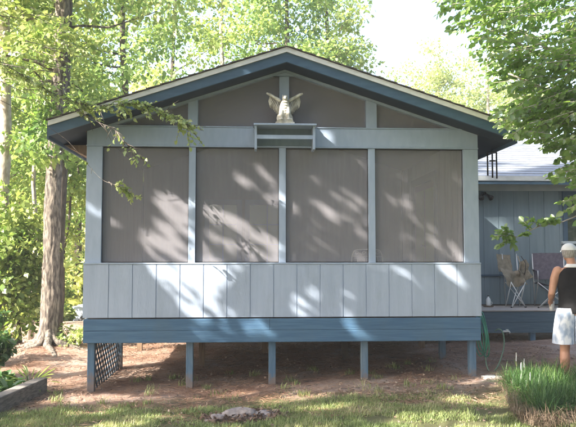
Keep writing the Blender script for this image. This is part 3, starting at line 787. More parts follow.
# winged statue on the shelf
def statue():
    x, y, z = -.012, -.17, 3.487
    t = thing('winged_statue', 'cream stone winged griffin statue perched on the shelf', 'statue', (x, y, z)); t.scale = (1.08, 1.08, 1.06)
    mb = MB(); mb.box(-.115, .115, -.075, .075, 0, .028).box(-.10, .10, -.065, .065, .028, .05)
    mb.build('plinth', STONE, t, bevel=.006)
    b = MB()
    b.tube([(0, .02, .05), (0, .02, .12), (0, .0, .20), (0, -.02, .265), (0, -.03, .30)], [.07, .078, .066, .052, .036], 14)   # seated trunk
    b.ell((-.058, .0, .085), (.042, .06, .052)); b.ell((.058, .0, .085), (.042, .06, .052))      # haunches
    for s in (-1, 1):
        b.tube([(s*.036, -.035, .21), (s*.042, -.062, .13), (s*.042, -.062, .06)], [.026, .019, .016], 8)       # front legs
        b.ell((s*.042, -.078, .057), (.022, .034, .014)); b.ell((s*.075, -.062, .057), (.022, .03, .014))
        for c in (-.012, 0, .012): b.tube([(s*.042+c, -.09, .058), (s*.042+c, -.116, .052)], [.007, .004], 5)
    b.tube([(0, .06, .07), (.06, .09, .06), (.09, .05, .06)], [.018, .014, .009], 7)              # tail
    b.ell((0, -.045, .325), (.036, .042, .036)); b.tube([(0, -.075, .325), (0, -.105, .317), (0, -.115, .300)], [.018, .012, .004], 7)
    for s in (-1, 1):
        b.tube([(s*.020, -.03, .345), (s*.030, -.02, .378)], [.011, .003], 5)                      # ears
        b.ell((s*.017, -.074, .335), (.007, .006, .007), 8, 6)
    for k in range(5): b.ell((0, -.058+.004*k, .275-.034*k), (.042-.003*k, .022, .016), 10, 6)      # breast feathers
    o = b.build('body', STONE, t, True)
    r = o.modifiers.new('Remesh', 'REMESH'); r.mode = 'VOXEL'; r.voxel_size = .0055; r.use_smooth_shade = True
    for s in (-1, 1):
        wng = MB()
        # raised leading arm
        wng.tube([(s*.030, .03, .285), (s*.075, .035, .325), (s*.13, .02, .352), (s*.185, .01, .385), (s*.222, .005, .398)], [.026, .029, .028, .025, .015], 8, .7)
        # feathers fanning down from the arm
        for k in range(9):
            f = k/8; ax = .045+.125*f; az = .295+.085*f
            ex = .065+.128*min(1, f*1.1)-.015*(f > .8); ez = .10+.13*f+.03*math.sin(f*3)
            yy = .045+.004*(k % 2)
            wng.tube([(s*ax, yy, az), (s*(ax*.4+ex*.6+.012), yy+.006, (az+ez)/2), (s*ex, yy, ez)], [.014, .021, .008], 7, .4)
        wo = wng.build('wing', STONE, t, True)
statue()

# wind chime under the right eave
x, y = 2.905, .30; zt = roofz(HW, -.20)
t = thing('wind_chime', 'dark metal wind chime with three tubes under right eave', 'wind chime', (x, y, zt))
mb = MB(); mb.tube([(0, 0, 0), (0, 0, -.05)], .003, 5); mb.lathe((0, 0, -.06), [(.001, .012), (.07, .01), (.075, 0), (.001, -.002)], 16); mb.build('top_ring', METD, t)
for dx, z0, ln in ((-.062, -.06, .32), (.006, -.06, .35), (.066, -.06, .36)):
    MB().tube([(dx, 0, z0), (dx, 0, z0-ln)], .0115, 10).build('chime_tube', METD, t, True)
mb = MB(); mb.lathe((0, -.02, -.175), [(.001, .007), (.045, .006), (.045, -.006), (.001, -.007)], 14); mb.tube([(0, -.02, -.05), (0, -.02, -.3)], .002, 5); mb.build('clapper', METD, t)

# ------------------------------------------------------------ main house
house = thing('house', 'blue grey house wall and pale grey roof behind the porch', 'house', (0, 0, 0))
HYW = 4.2
mb = MB(); gr = [-2.6+.305*k for k in range(60)]
siding_xz(mb, -2.6, 12, .84, 3.20, HYW, .12, gr); mb.build('wall', WALLM, house)
MB().prism([(-2.5, 3.201), (2.5, 3.201), (2.5, roofz(2.5, -.195)), (0, roofz(0, -.195)), (-2.5, roofz(2.5, -.195))], 'y', HYW+.002, HYW+.11).build('inner_gable_wall', INNER, house)
MB().box(-2.6, -2.5, HYW+.13, 10.4, .84, 3.20).build('end_wall', WALLM, house)
MB().box(2.72, 12, HYW-.022, HYW-.002, 1.385, 1.42).build('seam_trim', NAVY, house)
MB().box(2.61, 12, HYW-.03, HYW-.002, 3.06, 3.198).build('frieze_board', WALLT, house)
mb = MB(); mb.box(-2.6, 12, HYW+.0, HYW+.1, .42, .836); mb.build('floor_beam', DARKW, house)
MB().box(-1.3, 12, 8.5, 8.7, -.4, .42).build('crawlspace_light_block', ROCK, house)  # added block that keeps the space under the house dark
EY = 3.80; EZ = 3.30; MS = .36; RY = 8.4
def mroof(x0, x1, ye):
    ze = EZ+(ye-EY)*MS; zr = EZ+(RY-EY)*MS
    mb = MB(); n = 22
    for k in range(n):
        a = ye+(RY-ye)*k/n; b = ye+(RY-ye)*(k+1)/n+.03; za = ze+(a-ye)*MS; zb = ze+(b-ye)*MS
        mb.prism([(a, za+.012), (b, zb), (b, zb-.014), (a, za-.004)], 'x', x0, x1)
    mb.prism([(RY, zr), (RY+4.6, zr-4.6*MS), (RY+4.6, zr-4.6*MS-.02), (RY, zr-.02)], 'x', x0, x1)
    return mb
mb = mroof(3.0, 12.4, EY); m2 = mroof(-2.95, 2.998, HYW+.12); mb.add(m2.v, m2.f); mb.build('roof', MSHING, house)
MB().prism([(EY+.03, EZ-.02), (HYW+.1, EZ+.4*MS-.02), (HYW+.1, EZ+.4*MS-.06), (HYW-.03, 3.203), (EY+.03, 3.203)], 'x', 2.63, 12.4).build('eave_soffit', SOFF, house)
MB().box(2.61, 12.4, EY-.006, EY+.026, 3.15, 3.29).build('eave_fascia', FASC, house, bevel=.003)
MB().box(2.61, 12.4, EY-.03, EY-.008, 3.215, 3.305).build('metal_drip', mat('grey_drip', (.33, .36, .36), (.42, .45, .45), .5), house)
MB().box(-2.49, 2.49, HYW-.003, HYW-.001, .98, 3.42).build('pale_rear_liner', INNER, house)  # lighter sheet added over the house wall to brighten the porch interior
mb = MB()
for k in range(17): mb.box(-2.45+.305*k, -2.44+.305*k, HYW-.0036, HYW-.0031, .98, 3.4)
mb.build('wall_grooves', WALLT, house)
# french doors behind the porch
for x0, x1 in ((-1.33, -.62), (-.56, .30)):
    mb = MB(); mb.box(x0, x0+.09, HYW-.05, HYW-.004, .99, 2.86).box(x1-.09, x1, HYW-.05, HYW-.004, .99, 2.86).box(x0+.091, x1-.091, HYW-.05, HYW-.004, 2.76, 2.86).box(x0+.091, x1-.091, HYW-.05, HYW-.004, .99, 1.25)
    d = mb.build('glazed_door', TRIMP, house, bevel=.003)
    MB().box(x0+.092, x1-.092, HYW-.03, HYW-.015, 1.252, 2.758).build('pane', REFLG, d)
    mb = MB(); cx = (x0+x1)/2; mb.box(cx-.012, cx+.012, HYW-.046, HYW-.032, 1.253, 2.757)
    for z in (1.62, 2.0, 2.38): mb.box(x0+.093, cx-.013, HYW-.046, HYW-.032, z-.01, z+.01).box(cx+.013, x1-.093, HYW-.046, HYW-.032, z-.01, z+.01)
    mb.build('glazing_bars', TRIMP, d)
# window at the right edge
wd = MB(); wd.box(5.70, 5.78, HYW-.05, HYW-.004, 2.07, 3.055).box(6.62, 6.70, HYW-.05, HYW-.004, 2.07, 3.055).box(5.781, 6.619, HYW-.05, HYW-.004, 2.975, 3.055).box(5.781, 6.619, HYW-.045, HYW-.004, 2.50, 2.54)
wo = wd.build('window', NAVY, house)
MB().box(5.781, 6.619, HYW-.03, HYW-.012, 2.07, 2.974).build('pane', GLASS, wo)
MB().box(5.66, 6.74, HYW-.09, HYW-.004, 2.02, 2.067).build('sill', WALLT, wo, bevel=.003)
# flood lamp
fx, fz = 4.12, 3.0
lam = MB(); lam.lathe((fx, HYW-.01, fz), [(.001, -.03), (.05, -.03), (.05, .03), (.001, .03)], 14); lo_ = lam.build('flood_lamp', METD, house)
for s in (-1, 1):
    mb = MB(); mb.tube([(fx+s*.03, HYW-.04, fz-.01), (fx+s*.07, HYW-.10, fz-.05), (fx+s*.10, HYW-.17, fz-.10)], [.02, .03, .055], 12); mb.build('lamp_head', METD, lo_, True)

# ------------------------------------------------------------ side deck
deck = thing('side_deck', 'weathered grey side deck with dark blue edge beam right of the porch', 'deck', (2.66, 3.1, 0))
mb = MB()
for k in range(8): mb.box(2.66, 9.5, 3.09+.137*k, 3.09+.137*k+.131, .79+.002*random.random(), .815)
mb.build('deck_boards', DECKW, deck, org=deck.location, bevel=.003)
mb = MB(); mb.box(2.66, 9.5, 3.105, 3.145, .60, .788).box(2.66, 9.5, 3.107, 3.145, .407, .597); mb.build('edge_beam', mat('deck_beam_stain', (.045, .09, .125), (.075, .125, .165), .7, 4, (.6, 2, 14), .5, 14), deck, org=deck.location, bevel=.003)
for px in (4.62, 7.0):
    MB().box(px-.05, px+.05, 3.15, 3.25, float(gz(px, 3.2))-.2, .787).build('post', POSTP, deck, org=deck.location, bevel=.004)

# ------------------------------------------------------------ things on the deck
def camp_chair(name, label, x, y, z, rz, canvas, folded):
    t = thing(name, label, 'camping chair', (x, y, z), rz, 'camping chairs on the side deck'); t.scale = (1.1, 1.1, 1.12)
    wd = .13 if folded else .25; dp = .10 if folded else .22
    legs = MB()
    for s in (-1, 1):
        legs_ = MB().tube([(s*wd, dp, .02), (s*wd*1.02, dp+.03, .5), (s*wd*1.05, dp+.08, .90)], .0095, 8); legs_.build('back_post', METG, t, True)
    for a, b in (((-wd, -dp, .01), (wd, dp, .42)), ((wd, -dp, .01), (-wd, dp, .42)), ((-wd, -dp, .42), (wd, -dp, .01)), ((wd, -dp-.012, .42), (-wd, -dp-.012, .01)),
                 ((-wd, dp, .01), (-wd, -dp, .43)), ((wd, dp, .01), (wd, -dp, .43))):
        MB().tube([a, b], .008, 8).build('leg', METW if folded else METG, t, True)
    for s in (-1, 1):
        MB().ell((s*wd, -dp, .012), (.02, .02, .012)).build('foot', RUB, t, True)
    # cloth panels as thick wavy sheets
    def cloth(nm, P00, P10, P01, P11, sag, wr, seed, nu=12, nv=10):
        rg = np.random.default_rng(seed); mb = MB(); vs = []
        P = [Vector(p) for p in (P00, P10, P01, P11)]
        nrm = (P[1]-P[0]).cross(P[2]-P[0]).normalized()
        for j in range(nv+1):
            for i in range(nu+1):
                u = i/nu; v = j/nv
                p = P[0]*(1-u)*(1-v)+P[1]*u*(1-v)+P[2]*(1-u)*v+P[3]*u*v
                p = p+nrm*(-sag*4*u*(1-u)+wr*(float(fbm(u*4+seed, v*2.5, seed))-.5)*2)
                vs.append(p)
        o = len(vs); vs2 = [p+nrm*.004 for p in vs]; w1 = nu+1
        fs = []
        for j in range(nv):
            for i in range(nu):
                a = j*w1+i; fs.append((a, a+1, a+w1+1, a+w1)); fs.append((o+a, o+a+w1, o+a+w1+1, o+a+1))
        mb.add(vs+vs2, fs); mb.build(nm, canvas, t, True)
    if not folded:
        cloth('back_cloth', (-wd, dp+.03, .46), (wd, dp+.03, .46), (-wd*1.05, dp+.085, .91), (wd*1.05, dp+.085, .91), -.03, .012, 3)
        cloth('seat_cloth', (-wd, -dp, .43), (wd, -dp, .43), (-wd, dp+.02, .40), (wd, dp+.02, .40), .05, .01, 4)
        for s in (-1, 1):
            cloth('armrest', (s*wd-.035, -dp, .62), (s*wd+.035, -dp, .62), (s*wd-.035, dp+.04, .63), (s*wd+.035, dp+.04, .63), .01, .004, 5, 4, 6)
            MB().tube([(s*wd, -dp, .43), (s*wd, -dp, .62)], .008, 8).build('arm_post', METG, t, True)
    else:
        cloth('back_cloth', (-wd-.12, dp-.02, .60), (wd-.10, dp, .58), (-wd-.14, dp+.03, .90), (wd-.13, dp+.05, .88), .03, .03, 8)
        cloth('seat_cloth', (-wd-.08, -dp, .36), (wd+.06, -dp-.02, .40), (-wd-.13, dp-.05, .66), (wd+.02, dp-.04, .62), .05, .09, 9)
        cloth('side_flap', (.03, -dp-.05, .40), (wd+.10, -dp-.02, .50), (.04, -dp-.01, .74), (wd+.06, -dp+.05, .82), .04, .10, 12)
        for s in (-1, 1):
            MB().tube([(.02+s*.03, -dp-.02, .86), (.06+s*.05, -dp-.06, .74), (.03+s*.06, -dp-.08, .62), (.09, -dp-.05, .55)], .017, 7, .4).build('strap', METD if s > 0 else canvas, t, True)
    return t
p = W(515, 304, 3.75); camp_chair('camping_chair', 'khaki camping chair half folded against the blue wall', p[0], 3.72, .815, .15, KHAKI, True)
p = W(551, 302, 3.7); camp_chair('camping_chair', 'open plum grey camping chair beside the man', p[0]-.0, 3.66, .815, -.25, PLUM, False)
p = W(486, 306, 3.9); x = p[0]+.03
t = thing('plastic_jug', 'small white jug on a brown tray at deck corner by the porch', 'jug', (x, 3.85, .815))
MB().lathe((0, 0, 0), [(.09, 0), (.10, .02), (.001, .02)], 16).build('tray', BROWNW, t)
mb = MB(); mb.lathe((0, 0, .022), [(.042, 0), (.045, .02), (.045, .11), (.03, .145), (.018, .155), (.018, .175), (.001, .176)], 16); mb.tube([(.04, 0, .10), (.07, 0, .09), (.07, 0, .05), (.043, 0, .04)], .006, 6); mb.build('jug_body', PLAST, t, True)
MB().lathe((0, 0, .199), [(.021, 0), (.021, .016), (.001, .018)], 12).build('lid', METD, t)
# spigot on the deck beam
p = W(507, 333, 3.08)
t = thing('hose_spigot', 'small white outlet pipe on the dark deck beam', 'spigot', (p[0], 3.10, p[2]+.03))
MB().tube([(-.07, -.02, 0), (.03, -.03, 0), (.05, -.03, -.03)], .017, 8).build('pipe', PLAST, t, True)
MB().lathe((-.0, -.03, .015), [(.012, 0), (.012, .01), (.028, .012), (.028, .02), (.001, .021)], 10).build('knob', PLAST, t)

# hose coil hanging on the right side of the porch
hx = 2.66
mb = MB(); rg = np.random.default_rng(5)
for k in range(6):
    pts = []; cy = .36+rg.uniform(-.05, .05); rw = rg.uniform(.13, .19); zt = .99+rg.uniform(-.02, .02); zb = rg.uniform(.34, .55)
    for i in range(25):
        a = 2*math.pi*i/24; zz = (zt+zb)/2+(zt-zb)/2*math.cos(a)
        pts.append((hx+.012+.016*k+.05*(1-math.cos(a))*.5*rg.uniform(.9, 1.1), cy+rw*math.sin(a)*(1.1-.3*math.cos(a)), zz))
    mb.tube(pts, .0085, 8)
t = thing('garden_hose', 'green garden hose coiled on a hook at porch right corner', 'hose', (hx, .36, .99))
mb.build('hose_coil', GREENH, t, True, org=(hx, .36, .99))
pts = [W(485, 340, .5), W(486, 362, .4), W(490, 372, .35), W(496, 369, .35), W(501, 358, .4), W(504, 345, .45), W(503, 333, .5), W(499, 329, .55), W(495, 331, .6)]
MB().tube(smoothpts(pts), .0085, 8).build('hose_end', PALEH, t, True, org=(hx, .36, .99))
MB().box(hx-.06, hx+.10, .33, .39, .972, .984).build('hook', METD, t, org=(hx, .36, .99))

# patio chair inside the porch
x, y = W(367, 256, 1.5)[0], 1.5
t = thing('iron_chair', 'white wrought iron chair just inside the third and fourth screens', 'chair', (x, y, .973))
hwc = .235
mb = MB(); mb.tube(smoothpts([(-hwc, .0, .45), (-hwc-.004, -.01, .72), (-hwc+.01, -.015, .84), (-hwc+.06, -.02, .895), (0, -.02, .905), (hwc-.06, -.02, .895), (hwc-.01, -.015, .84), (hwc+.004, -.01, .72), (hwc, 0, .45)]), .0105, 8)
mb.tube([(-hwc, 0, .5), (hwc, 0, .5)], .008, 8); mb.tube([(-hwc+.01, -.01, .80), (hwc-.01, -.01, .80)], .006, 8); mb.build('back_frame', METW, t, True)
mb = MB()
for k in range(4):
    cx = -.16+.107*k
    mb.tube([(cx+.035*math.cos(a)*(1-a/9), -.012, .85+.03*math.sin(a)*(1-a/9)) for a in [q*.5 for q in range(13)]], .0055, 6)
    mb.tube([(cx, 0, .5), (cx+.02, -.005, .65), (cx, -.01, .80)], .005, 6)
mb.build('scrollwork', METW, t, True)
mb = MB(); mb.box(-.22, .22, -.44, 0, .44, .45); mb.tube([(-.22, 0, .447), (-.22, -.44, .447), (.22, -.44, .447), (.22, 0, .447), (-.22, 0, .447)], .010, 8); mb.build('seat', METW, t)
for s in (-1, 1):
    for yy in (-.42, 0): MB().tube([(s*.21, yy, .45), (s*.235, yy+(-.02 if yy < 0 else .03), .0)], .010, 8).build('leg', METW, t, True)
    MB().tube(smoothpts([(s*.235, -.005, .70), (s*.25, -.18, .71), (s*.25, -.36, .69), (s*.24, -.42, .62), (s*.215, -.42, .45)]), .009, 8).build('armrest', METW, t, True)
t = thing('dark_bottle', 'small dark bottle on the ledge behind the right screen', 'bottle', (W(454, 262, .09)[0], .085, 1.6925))
t.location[1] = .085
MB().lathe((0, 0, 0), [(.019, 0), (.021, .01), (.021, .07), (.009, .105), (.008, .135), (.001, .136)], 12).build('bottle_body', METD, t, True)
MB().lathe((0, 0, .137), [(.010, 0), (.010, .012), (.001, .013)], 10).build('cap', METG, t)

# ------------------------------------------------------------ person
def person():
    p = W(573, 300, -.8); x, y = p[0], -.8; z0 = float(gz(x, y))
    t = thing('person', 'man in white cap, black sleeveless shirt and pale blue shorts holding a cup', 'person', (x, y, z0), math.radians(-14))
    s_ = (1.945-z0)/1.79; t.scale = (s_, s_, s_)
    b = MB()
    b.tube([(0, 0, .86), (0, .0, .95), (0, .005, 1.06), (0, .0, 1.2), (0, -.01, 1.34), (0, -.015, 1.44), (0, -.015, 1.49)], [.155, .168, .16, .175, .185, .15, .08], 20, .66)
    b.tube([(0, -.012, 1.45), (-.008, .0, 1.52), (-.018, .02, 1.60)], [.066, .058, .056], 14)
    # head
    hc = Vector((-.028, .035, 1.66)); R = Matrix.Rotation(math.radians(12), 3, 'Z')
    b.ell(hc, (.076, .096, .108), 18, 14, R)
    b.ell(hc+R@Vector((0, .035, -.062)), (.055, .060, .05), 12, 8, R)      # jaw
    b.ell(hc+R@Vector((0, .098, -.018)), (.014, .020, .024), 8, 6, R)     # nose
    b.ell(hc+R@Vector((0, .088, .018)), (.05, .016, .012), 10, 6, R)     # brow
    for s in (-1, 1): b.ell(hc+R@Vector((s*.078, -.005, -.012)), (.010, .020, .032), 8, 8, R)
    b.ell(hc+R@Vector((0, .086, -.055)), (.026, .012, .007), 8, 6, R)   # lips
    # arms
    for s in (-1, 1):
        el = Vector((s*.262, -.035, 1.14)); wr = Vector((s*.245, .15, 1.035)) if s < 0 else Vector((s*.26, .06, .90))
        b.ell((s*.178, -.01, 1.425), (.064, .062, .062), 12, 8)
        b.tube([(s*.15, -.01, 1.43), (s*.195, -.012, 1.40), (s*.222, -.016, 1.33), (s*.24, -.02, 1.24), el], [.058, .060, .055, .050, .042], 14)
        b.ell(el, (.043, .043, .043)); b.tube([el, el.lerp(wr, .15), el.lerp(wr, .38), el.lerp(wr, .75), wr], [.042, .045, .045, .034, .028], 14)
        d = (wr-el).normalized(); side = Vector((s, 0, 0)); palm = wr+d*.05
        b.tube([wr, wr+d*.03, wr+d*.085], [.026, .036, .036], 12, .55)
        up_ = Vector((0, 0, 1)); 
        for k in range(4):      # fingers curl round the cup
            o = wr+d*.085+up_*(.028-.019*k)*(1 if s < 0 else .3)+side*.004
            ln = (.034, .039, .036, .028)[k]; inn = Vector((-s, 0, 0))
            q1 = o+d*ln+Vector((0, 0, 0)); q2 = q1+(d*.45+inn*.9).normalized()*ln*.75; q3 = q2+(inn*.8-d*.5).normalized()*ln*.55
            b.tube([o-d*.01, q1, q2, q3], [.0098, .0092, .0085, .007], 7)
        th = wr+d*.025; inn = Vector((-s, 0, 0))
        b.tube([th+up_*.018, th+up_*.036+inn*.022+d*.02, th+up_*.036+inn*.045+d*.045, th+up_*.028+inn*.052+d*.065], [.014, .012, .011, .008], 7)
    # legs and feet
    for s in (-1, 1):
        kn = (s*.112, .02*s+.01, .49)
        b.tube([(s*.085, 0, .92), (s*.098, .0, .74), (s*.108, .01, .58), kn, (s*.115, .0, .40), (s*.118, -.02, .31), (s*.118, -.01, .16), (s*.118, -.005, .09), (s*.118, 0, .05)],
               [.104, .095, .078, .064, .060, .066, .050, .040, .040], 14)
        b.tube([(s*.118, -.05, .035), (s*.118, .02, .045), (s*.122, .10, .035), (s*.126, .18, .022)], [.032, .040, .040, .024], 12, .75)
    o = b.build('body', SKIN, t, True)
    r = o.modifiers.new('Remesh', 'REMESH'); r.mode = 'VOXEL'; r.voxel_size = .0075; r.use_smooth_shade = True
    sm = o.modifiers.new('Smooth', 'SMOOTH'); sm.iterations = 14; sm.factor = .5
    # sleeveless shirt
    c = MB(); n = 28; rows = [(.875, .188, .132), (.93, .186, .130), (1.0, .180, .126), (1.08, .176, .122), (1.17, .183, .124), (1.27, .192, .128), (1.36, .196, .130), (1.41, .188, .122), (1.445, .150, .105), (1.470, .105, .085), (1.485, .082, .070)]
    vs = []
    for j, (z, rx, ry) in enumerate(rows):
        for i in range(n):
            a = 2*math.pi*i/n; f = float(fbm(i*.45+(i == n)*0, z*6, 3))-.5 if 0 < i < n-1 else 0
            k = 1+.10*f*(z < 1.38)
            zz = z+(.012*math.sin(a*3) if j == 0 else 0)
            vs.append((rx*k*math.cos(a), ry*k*math.sin(a)-.005, zz))
    fs = [(j*n+i, j*n+(i+1) % n, (j+1)*n+(i+1) % n, (j+1)*n+i) for j in range(len(rows)-1) for i in range(n)]
    c.add(vs, fs); so_ = c.build('sleeveless_shirt', BLKC, t, True)
    so2 = so_.modifiers.new('Solidify', 'SOLIDIFY'); so2.thickness = .006; so2.offset = -1
    ss = so_.modifiers.new('Sub', 'SUBSURF'); ss.levels = ss.render_levels = 1
    # white collar of the vest beneath
    c = MB(); c.lathe((0, -.008, 1.470), [(.094, 0), (.098, .010), (.080, .030), (.068, .046), (.062, .046), (.074, .028), (.088, .004)], 24); c.build('white_collar', WHTC, t, True)
    # shorts
    c = MB()
    for s in (-1, 1):
        rows = [(.955, .092, .172, .135), (.90, .094, .118, .150), (.82, .102, .122, .148), (.72, .112, .124, .144), (.62, .120, .126, .142), (.50, .126, .130, .146)]
        vs = []; n = 22
        for j, (z, cx, rx, ry) in enumerate(rows):
            if j == 0: rx = .105; 
            for i in range(n):
                a = 2*math.pi*i/n; k = 1+.10*(math.sin(a*5+s)*.6+math.sin(a*8+j*.9)*.4)*(j/5.)
                vs.append((s*cx+rx*k*math.cos(a), ry*k*math.sin(a), z))
        c.add(vs, [(j*n+i, (j+1)*n+i, (j+1)*n+(i+1) % n, j*n+(i+1) % n) for j in range(len(rows)-1) for i in range(n)])
    c.build('shorts', SHORT, t, True)
    sf = bpy.data.objects[-1] if False else None
    # hair ring and cap
    c = MB(); vs = []; n = 28; rows = [(-.068, .060, .070), (-.05, .080, .098), (-.01, .086, .106), (.03, .087, .107), (.055, .084, .104)]
    for z, rx, ry in rows:
        for i in range(n):
            a = 2*math.pi*i/n; front = max(0, math.sin(a))
            zz = z+(.10*front**2 if z < 0 else 0); zz = min(zz, .05)
            v = hc+R@Vector((rx*math.cos(a), ry*math.sin(a)-.006, zz)); vs.append(v)
    c.add(vs, [(j*n+i, j*n+(i+1) % n, (j+1)*n+(i+1) % n, (j+1)*n+i) for j in range(len(rows)-1) for i in range(n)]); c.build('hair', HAIR, t, True)
    c = MB(); vs = []; rows = []
    for j in range(9):
        th = j/8*math.pi/2; rows.append((.091*math.cos(th)+.0005, .112*math.cos(th)+.0005, .032+.092*math.sin(th)))
    for rx, ry, z in rows:
        for i in range(n):
            a = 2*math.pi*i/n; vs.append(hc+R@Vector((rx*math.cos(a), ry*math.sin(a)-.004, z)))
    c.add(vs, [(j*n+i, j*n+(i+1) % n, (j+1)*n+(i+1) % n, (j+1)*n+i) for j in range(8) for i in range(n)])
    cap = c.build('cap', WHTC, t, True)
    c = MB(); vs = []
    for j in range(5):
        for i in range(13):
            a = math.pi*(.12+.76*i/12); e = 1+.75*j/4*math.sin(a)
            vs.append(hc+R@Vector((.089*math.cos(a)*(1+.05*j/4), .108*math.sin(a)*e, .036-.012*(j/4)-.02*math.cos(a)**2)))
    m_ = len(vs); vs += [v+Vector((0, 0, .004)) for v in vs]
    fs = []
    for j in range(4):
        for i in range(12):
            a = j*13+i; fs += [(a, a+1, a+14, a+13), (m_+a, m_+a+13, m_+a+14, m_+a+1)]
    c.add(vs, fs); c.build('cap_peak', WHTC, cap, True)
    # eyes
    for s in (-1, 1): MB().ell(hc+R@Vector((s*.030, .084, .0)), (.011, .009, .008), 8, 6, R).build('eye', PLAST, t, True)
    # shoes
    for s in (-1, 1):
        MB().tube([(s*.118, -.065, .035), (s*.118, .0, .042), (s*.122, .10, .038), (s*.127, .215, .026)], [.036, .047, .050, .030], 14, .8).build('shoe', METG, t, True)
    return t, s_
per, ps = person()
# cup in his hand (a thing of its own)
Mx = Matrix.Translation(per.location)@Matrix.Rotation(per.rotation_euler[2], 4, 'Z')@Matrix.Scale(ps, 4)
cp = Mx@Vector((-.215, .262, .90))
t = thing('paper_cup', 'white cup held in the left hand of the man in black', 'cup', cp)
MB().lathe((0, 0, 0), [(.027, 0), (.036, .11), (.038, .112), (.034, .108), (.026, .006), (.001, .005)], 20).build('cup_body', PLAST, t, True)

# ------------------------------------------------------------ parked car behind the yard
def car():
    x, y = -4.2, 13.9; z0 = float(gz(x, y))
    t = thing('parked_car', 'pale blue parked car half hidden behind the porch', 'car', (x, y, z0))
    prof = [(-2.15, .35), (-2.2, .62), (-2.05, .80), (-1.15, .92), (-.55, 1.36), (.2, 1.44), (.95, 1.38), (1.55, 1.0), (2.1, .94), (2.15, .5), (2.1, .33)]
    mb = MB(); n = len(prof); rows = []
    for k, yy in enumerate((-.84, -.80, -.62, 0, .62, .80, .84)):
        row = []
        for px, pz in prof:
            inset = abs(yy) >= .8
            z = pz if not inset else min(pz, .92 if abs(yy) < .83 else .82)
            row.append((px*(1 if abs(yy) < .83 else .98), yy, z-(.03 if abs(yy) > .5 and not inset else 0)))
        rows.append(row)
    vs = [v for r in rows for v in r]
    fs = [(j*n+i, j*n+i+1, (j+1)*n+i+1, (j+1)*n+i) for j in range(6) for i in range(n-1)]
    fs += [(j*n+n-1, j*n, (j+1)*n, (j+1)*n+n-1) for j in range(6)]
    fs += [tuple(range(n-1, -1, -1)), tuple(range(6*n, 7*n))]
    mb.add(vs, fs); body = mb.build('body', CARP, t, True)
    for s in (-1, 1):
        yy = s*.665
        MB().prism([(-1.02, .93), (-.52, 1.30), (.15, 1.36), (.15, .93)], 'y', yy-.02*s, yy+.16*s).build('side_window', CGLASS, t)
        MB().prism([(.22, .93), (.22, 1.36), (.88, 1.31), (1.36, .96)], 'y', yy-.02*s, yy+.16*s).build('side_window', CGLASS, t)
    mb = MB(); mb.add([(-1.13, -.6, .955), (-1.13, .6, .955), (-.60, .52, 1.345), (-.60, -.52, 1.345), (-1.10, -.6, .93), (-1.10, .6, .93), (-.57, .52, 1.32), (-.57, -.52, 1.32)],
                      [(0, 1, 2, 3), (7, 6, 5, 4), (0, 4, 5, 1), (1, 5, 6, 2), (2, 6, 7, 3), (3, 7, 4, 0)]); mb.build('windscreen', CGLASS, t)
    for wx in (-1.35, 1.3):
        for s in (-1, 1):
            wl = MB().tube([(wx, s*.70, .31), (wx, s*.87, .31)], .31, 24).build('wheel', RUB, t, True)
            MB().tube([(wx, s*.80, .31), (wx, s*.882, .31)], .19, 16).build('rim', METG, wl, True)
    for s in (-1, 1):
        MB().ell((-2.12, s*.62, .68), (.07, .14, .07)).build('headlight', PLAST, t, True)
        MB().ell((-.85, s*.93, .98), (.07, .09, .06)).build('mirror', CARP, t, True)
    mb = MB(); mb.box(-2.24, -2.14, -.7, .7, .36, .50); mb.build('bumper', RUB, t, bevel=.02)
car()
x, y = at_ground(10, 19.0)
t = thing('utility_box', 'pale grey metal box among dark leaves at far left', 'box', (x, y, float(gz(x, y))))
MB().box(-.24, .24, -.18, .18, -.1, .42).build('cabinet', METG, t, bevel=.02)
MB().box(-.26, .26, -.20, .20, .422, .46).build('lid', METW, t, bevel=.01)

# ------------------------------------------------------------ garden bits
p0 = np.array([-3.20, .30]); p1 = np.array([-3.42, -1.7])
za = float(gz(*p0)); zb = float(gz(*p1))
t = thing('landscape_timber', 'weathered grey timber edging the plant bed at lower left', 'timber', (p0[0], p0[1], za))
mb = MB(); n = 12; vs = []
mb.bar((0, 0, .095), (p1[0]-p0[0], p1[1]-p0[1], zb-za+.095), .16, .20)
tm = mb.build('timber', TIMB, t, bevel=.012)
def blades(rng, P, Ht, Wd, lean, seg=3, droop=.6):
    """arching grass blades, each one strip"""
    n = len(P); th = rng.random(n)*2*np.pi; D = np.stack([np.cos(th), np.sin(th), np.zeros(n)], 1)
    if lean is not None: D = unit(D+lean)
    S = np.stack([-D[:, 1], D[:, 0], np.zeros(n)], 1); out = 0.25+.75*rng.random(n)
    Vv = []
    for k in range(seg+1):
        s = k/seg; hgt = Ht*(s-droop*out*s*s*.75); hor = Ht*out*(.25*s+.6*s*s)
        C = P+D*hor[:, None]; C[:, 2] += hgt; wd = (Wd*(1-s**2)*.5+.0003)[:, None] if hasattr(Wd, '__len__') else Wd*(1-s**2)*.5+.0003
        Vv += [C-S*wd, C+S*wd]
    V = np.stack(Vv, 1).reshape(-1, 3); m = 2*(seg+1)
    base = (np.arange(n)*m)[:, None]
    Fc = np.concatenate([base+np.array([2*k, 2*k+1, 2*k+3, 2*k+2]) for k in range(seg)], 0)
    return V, Fc
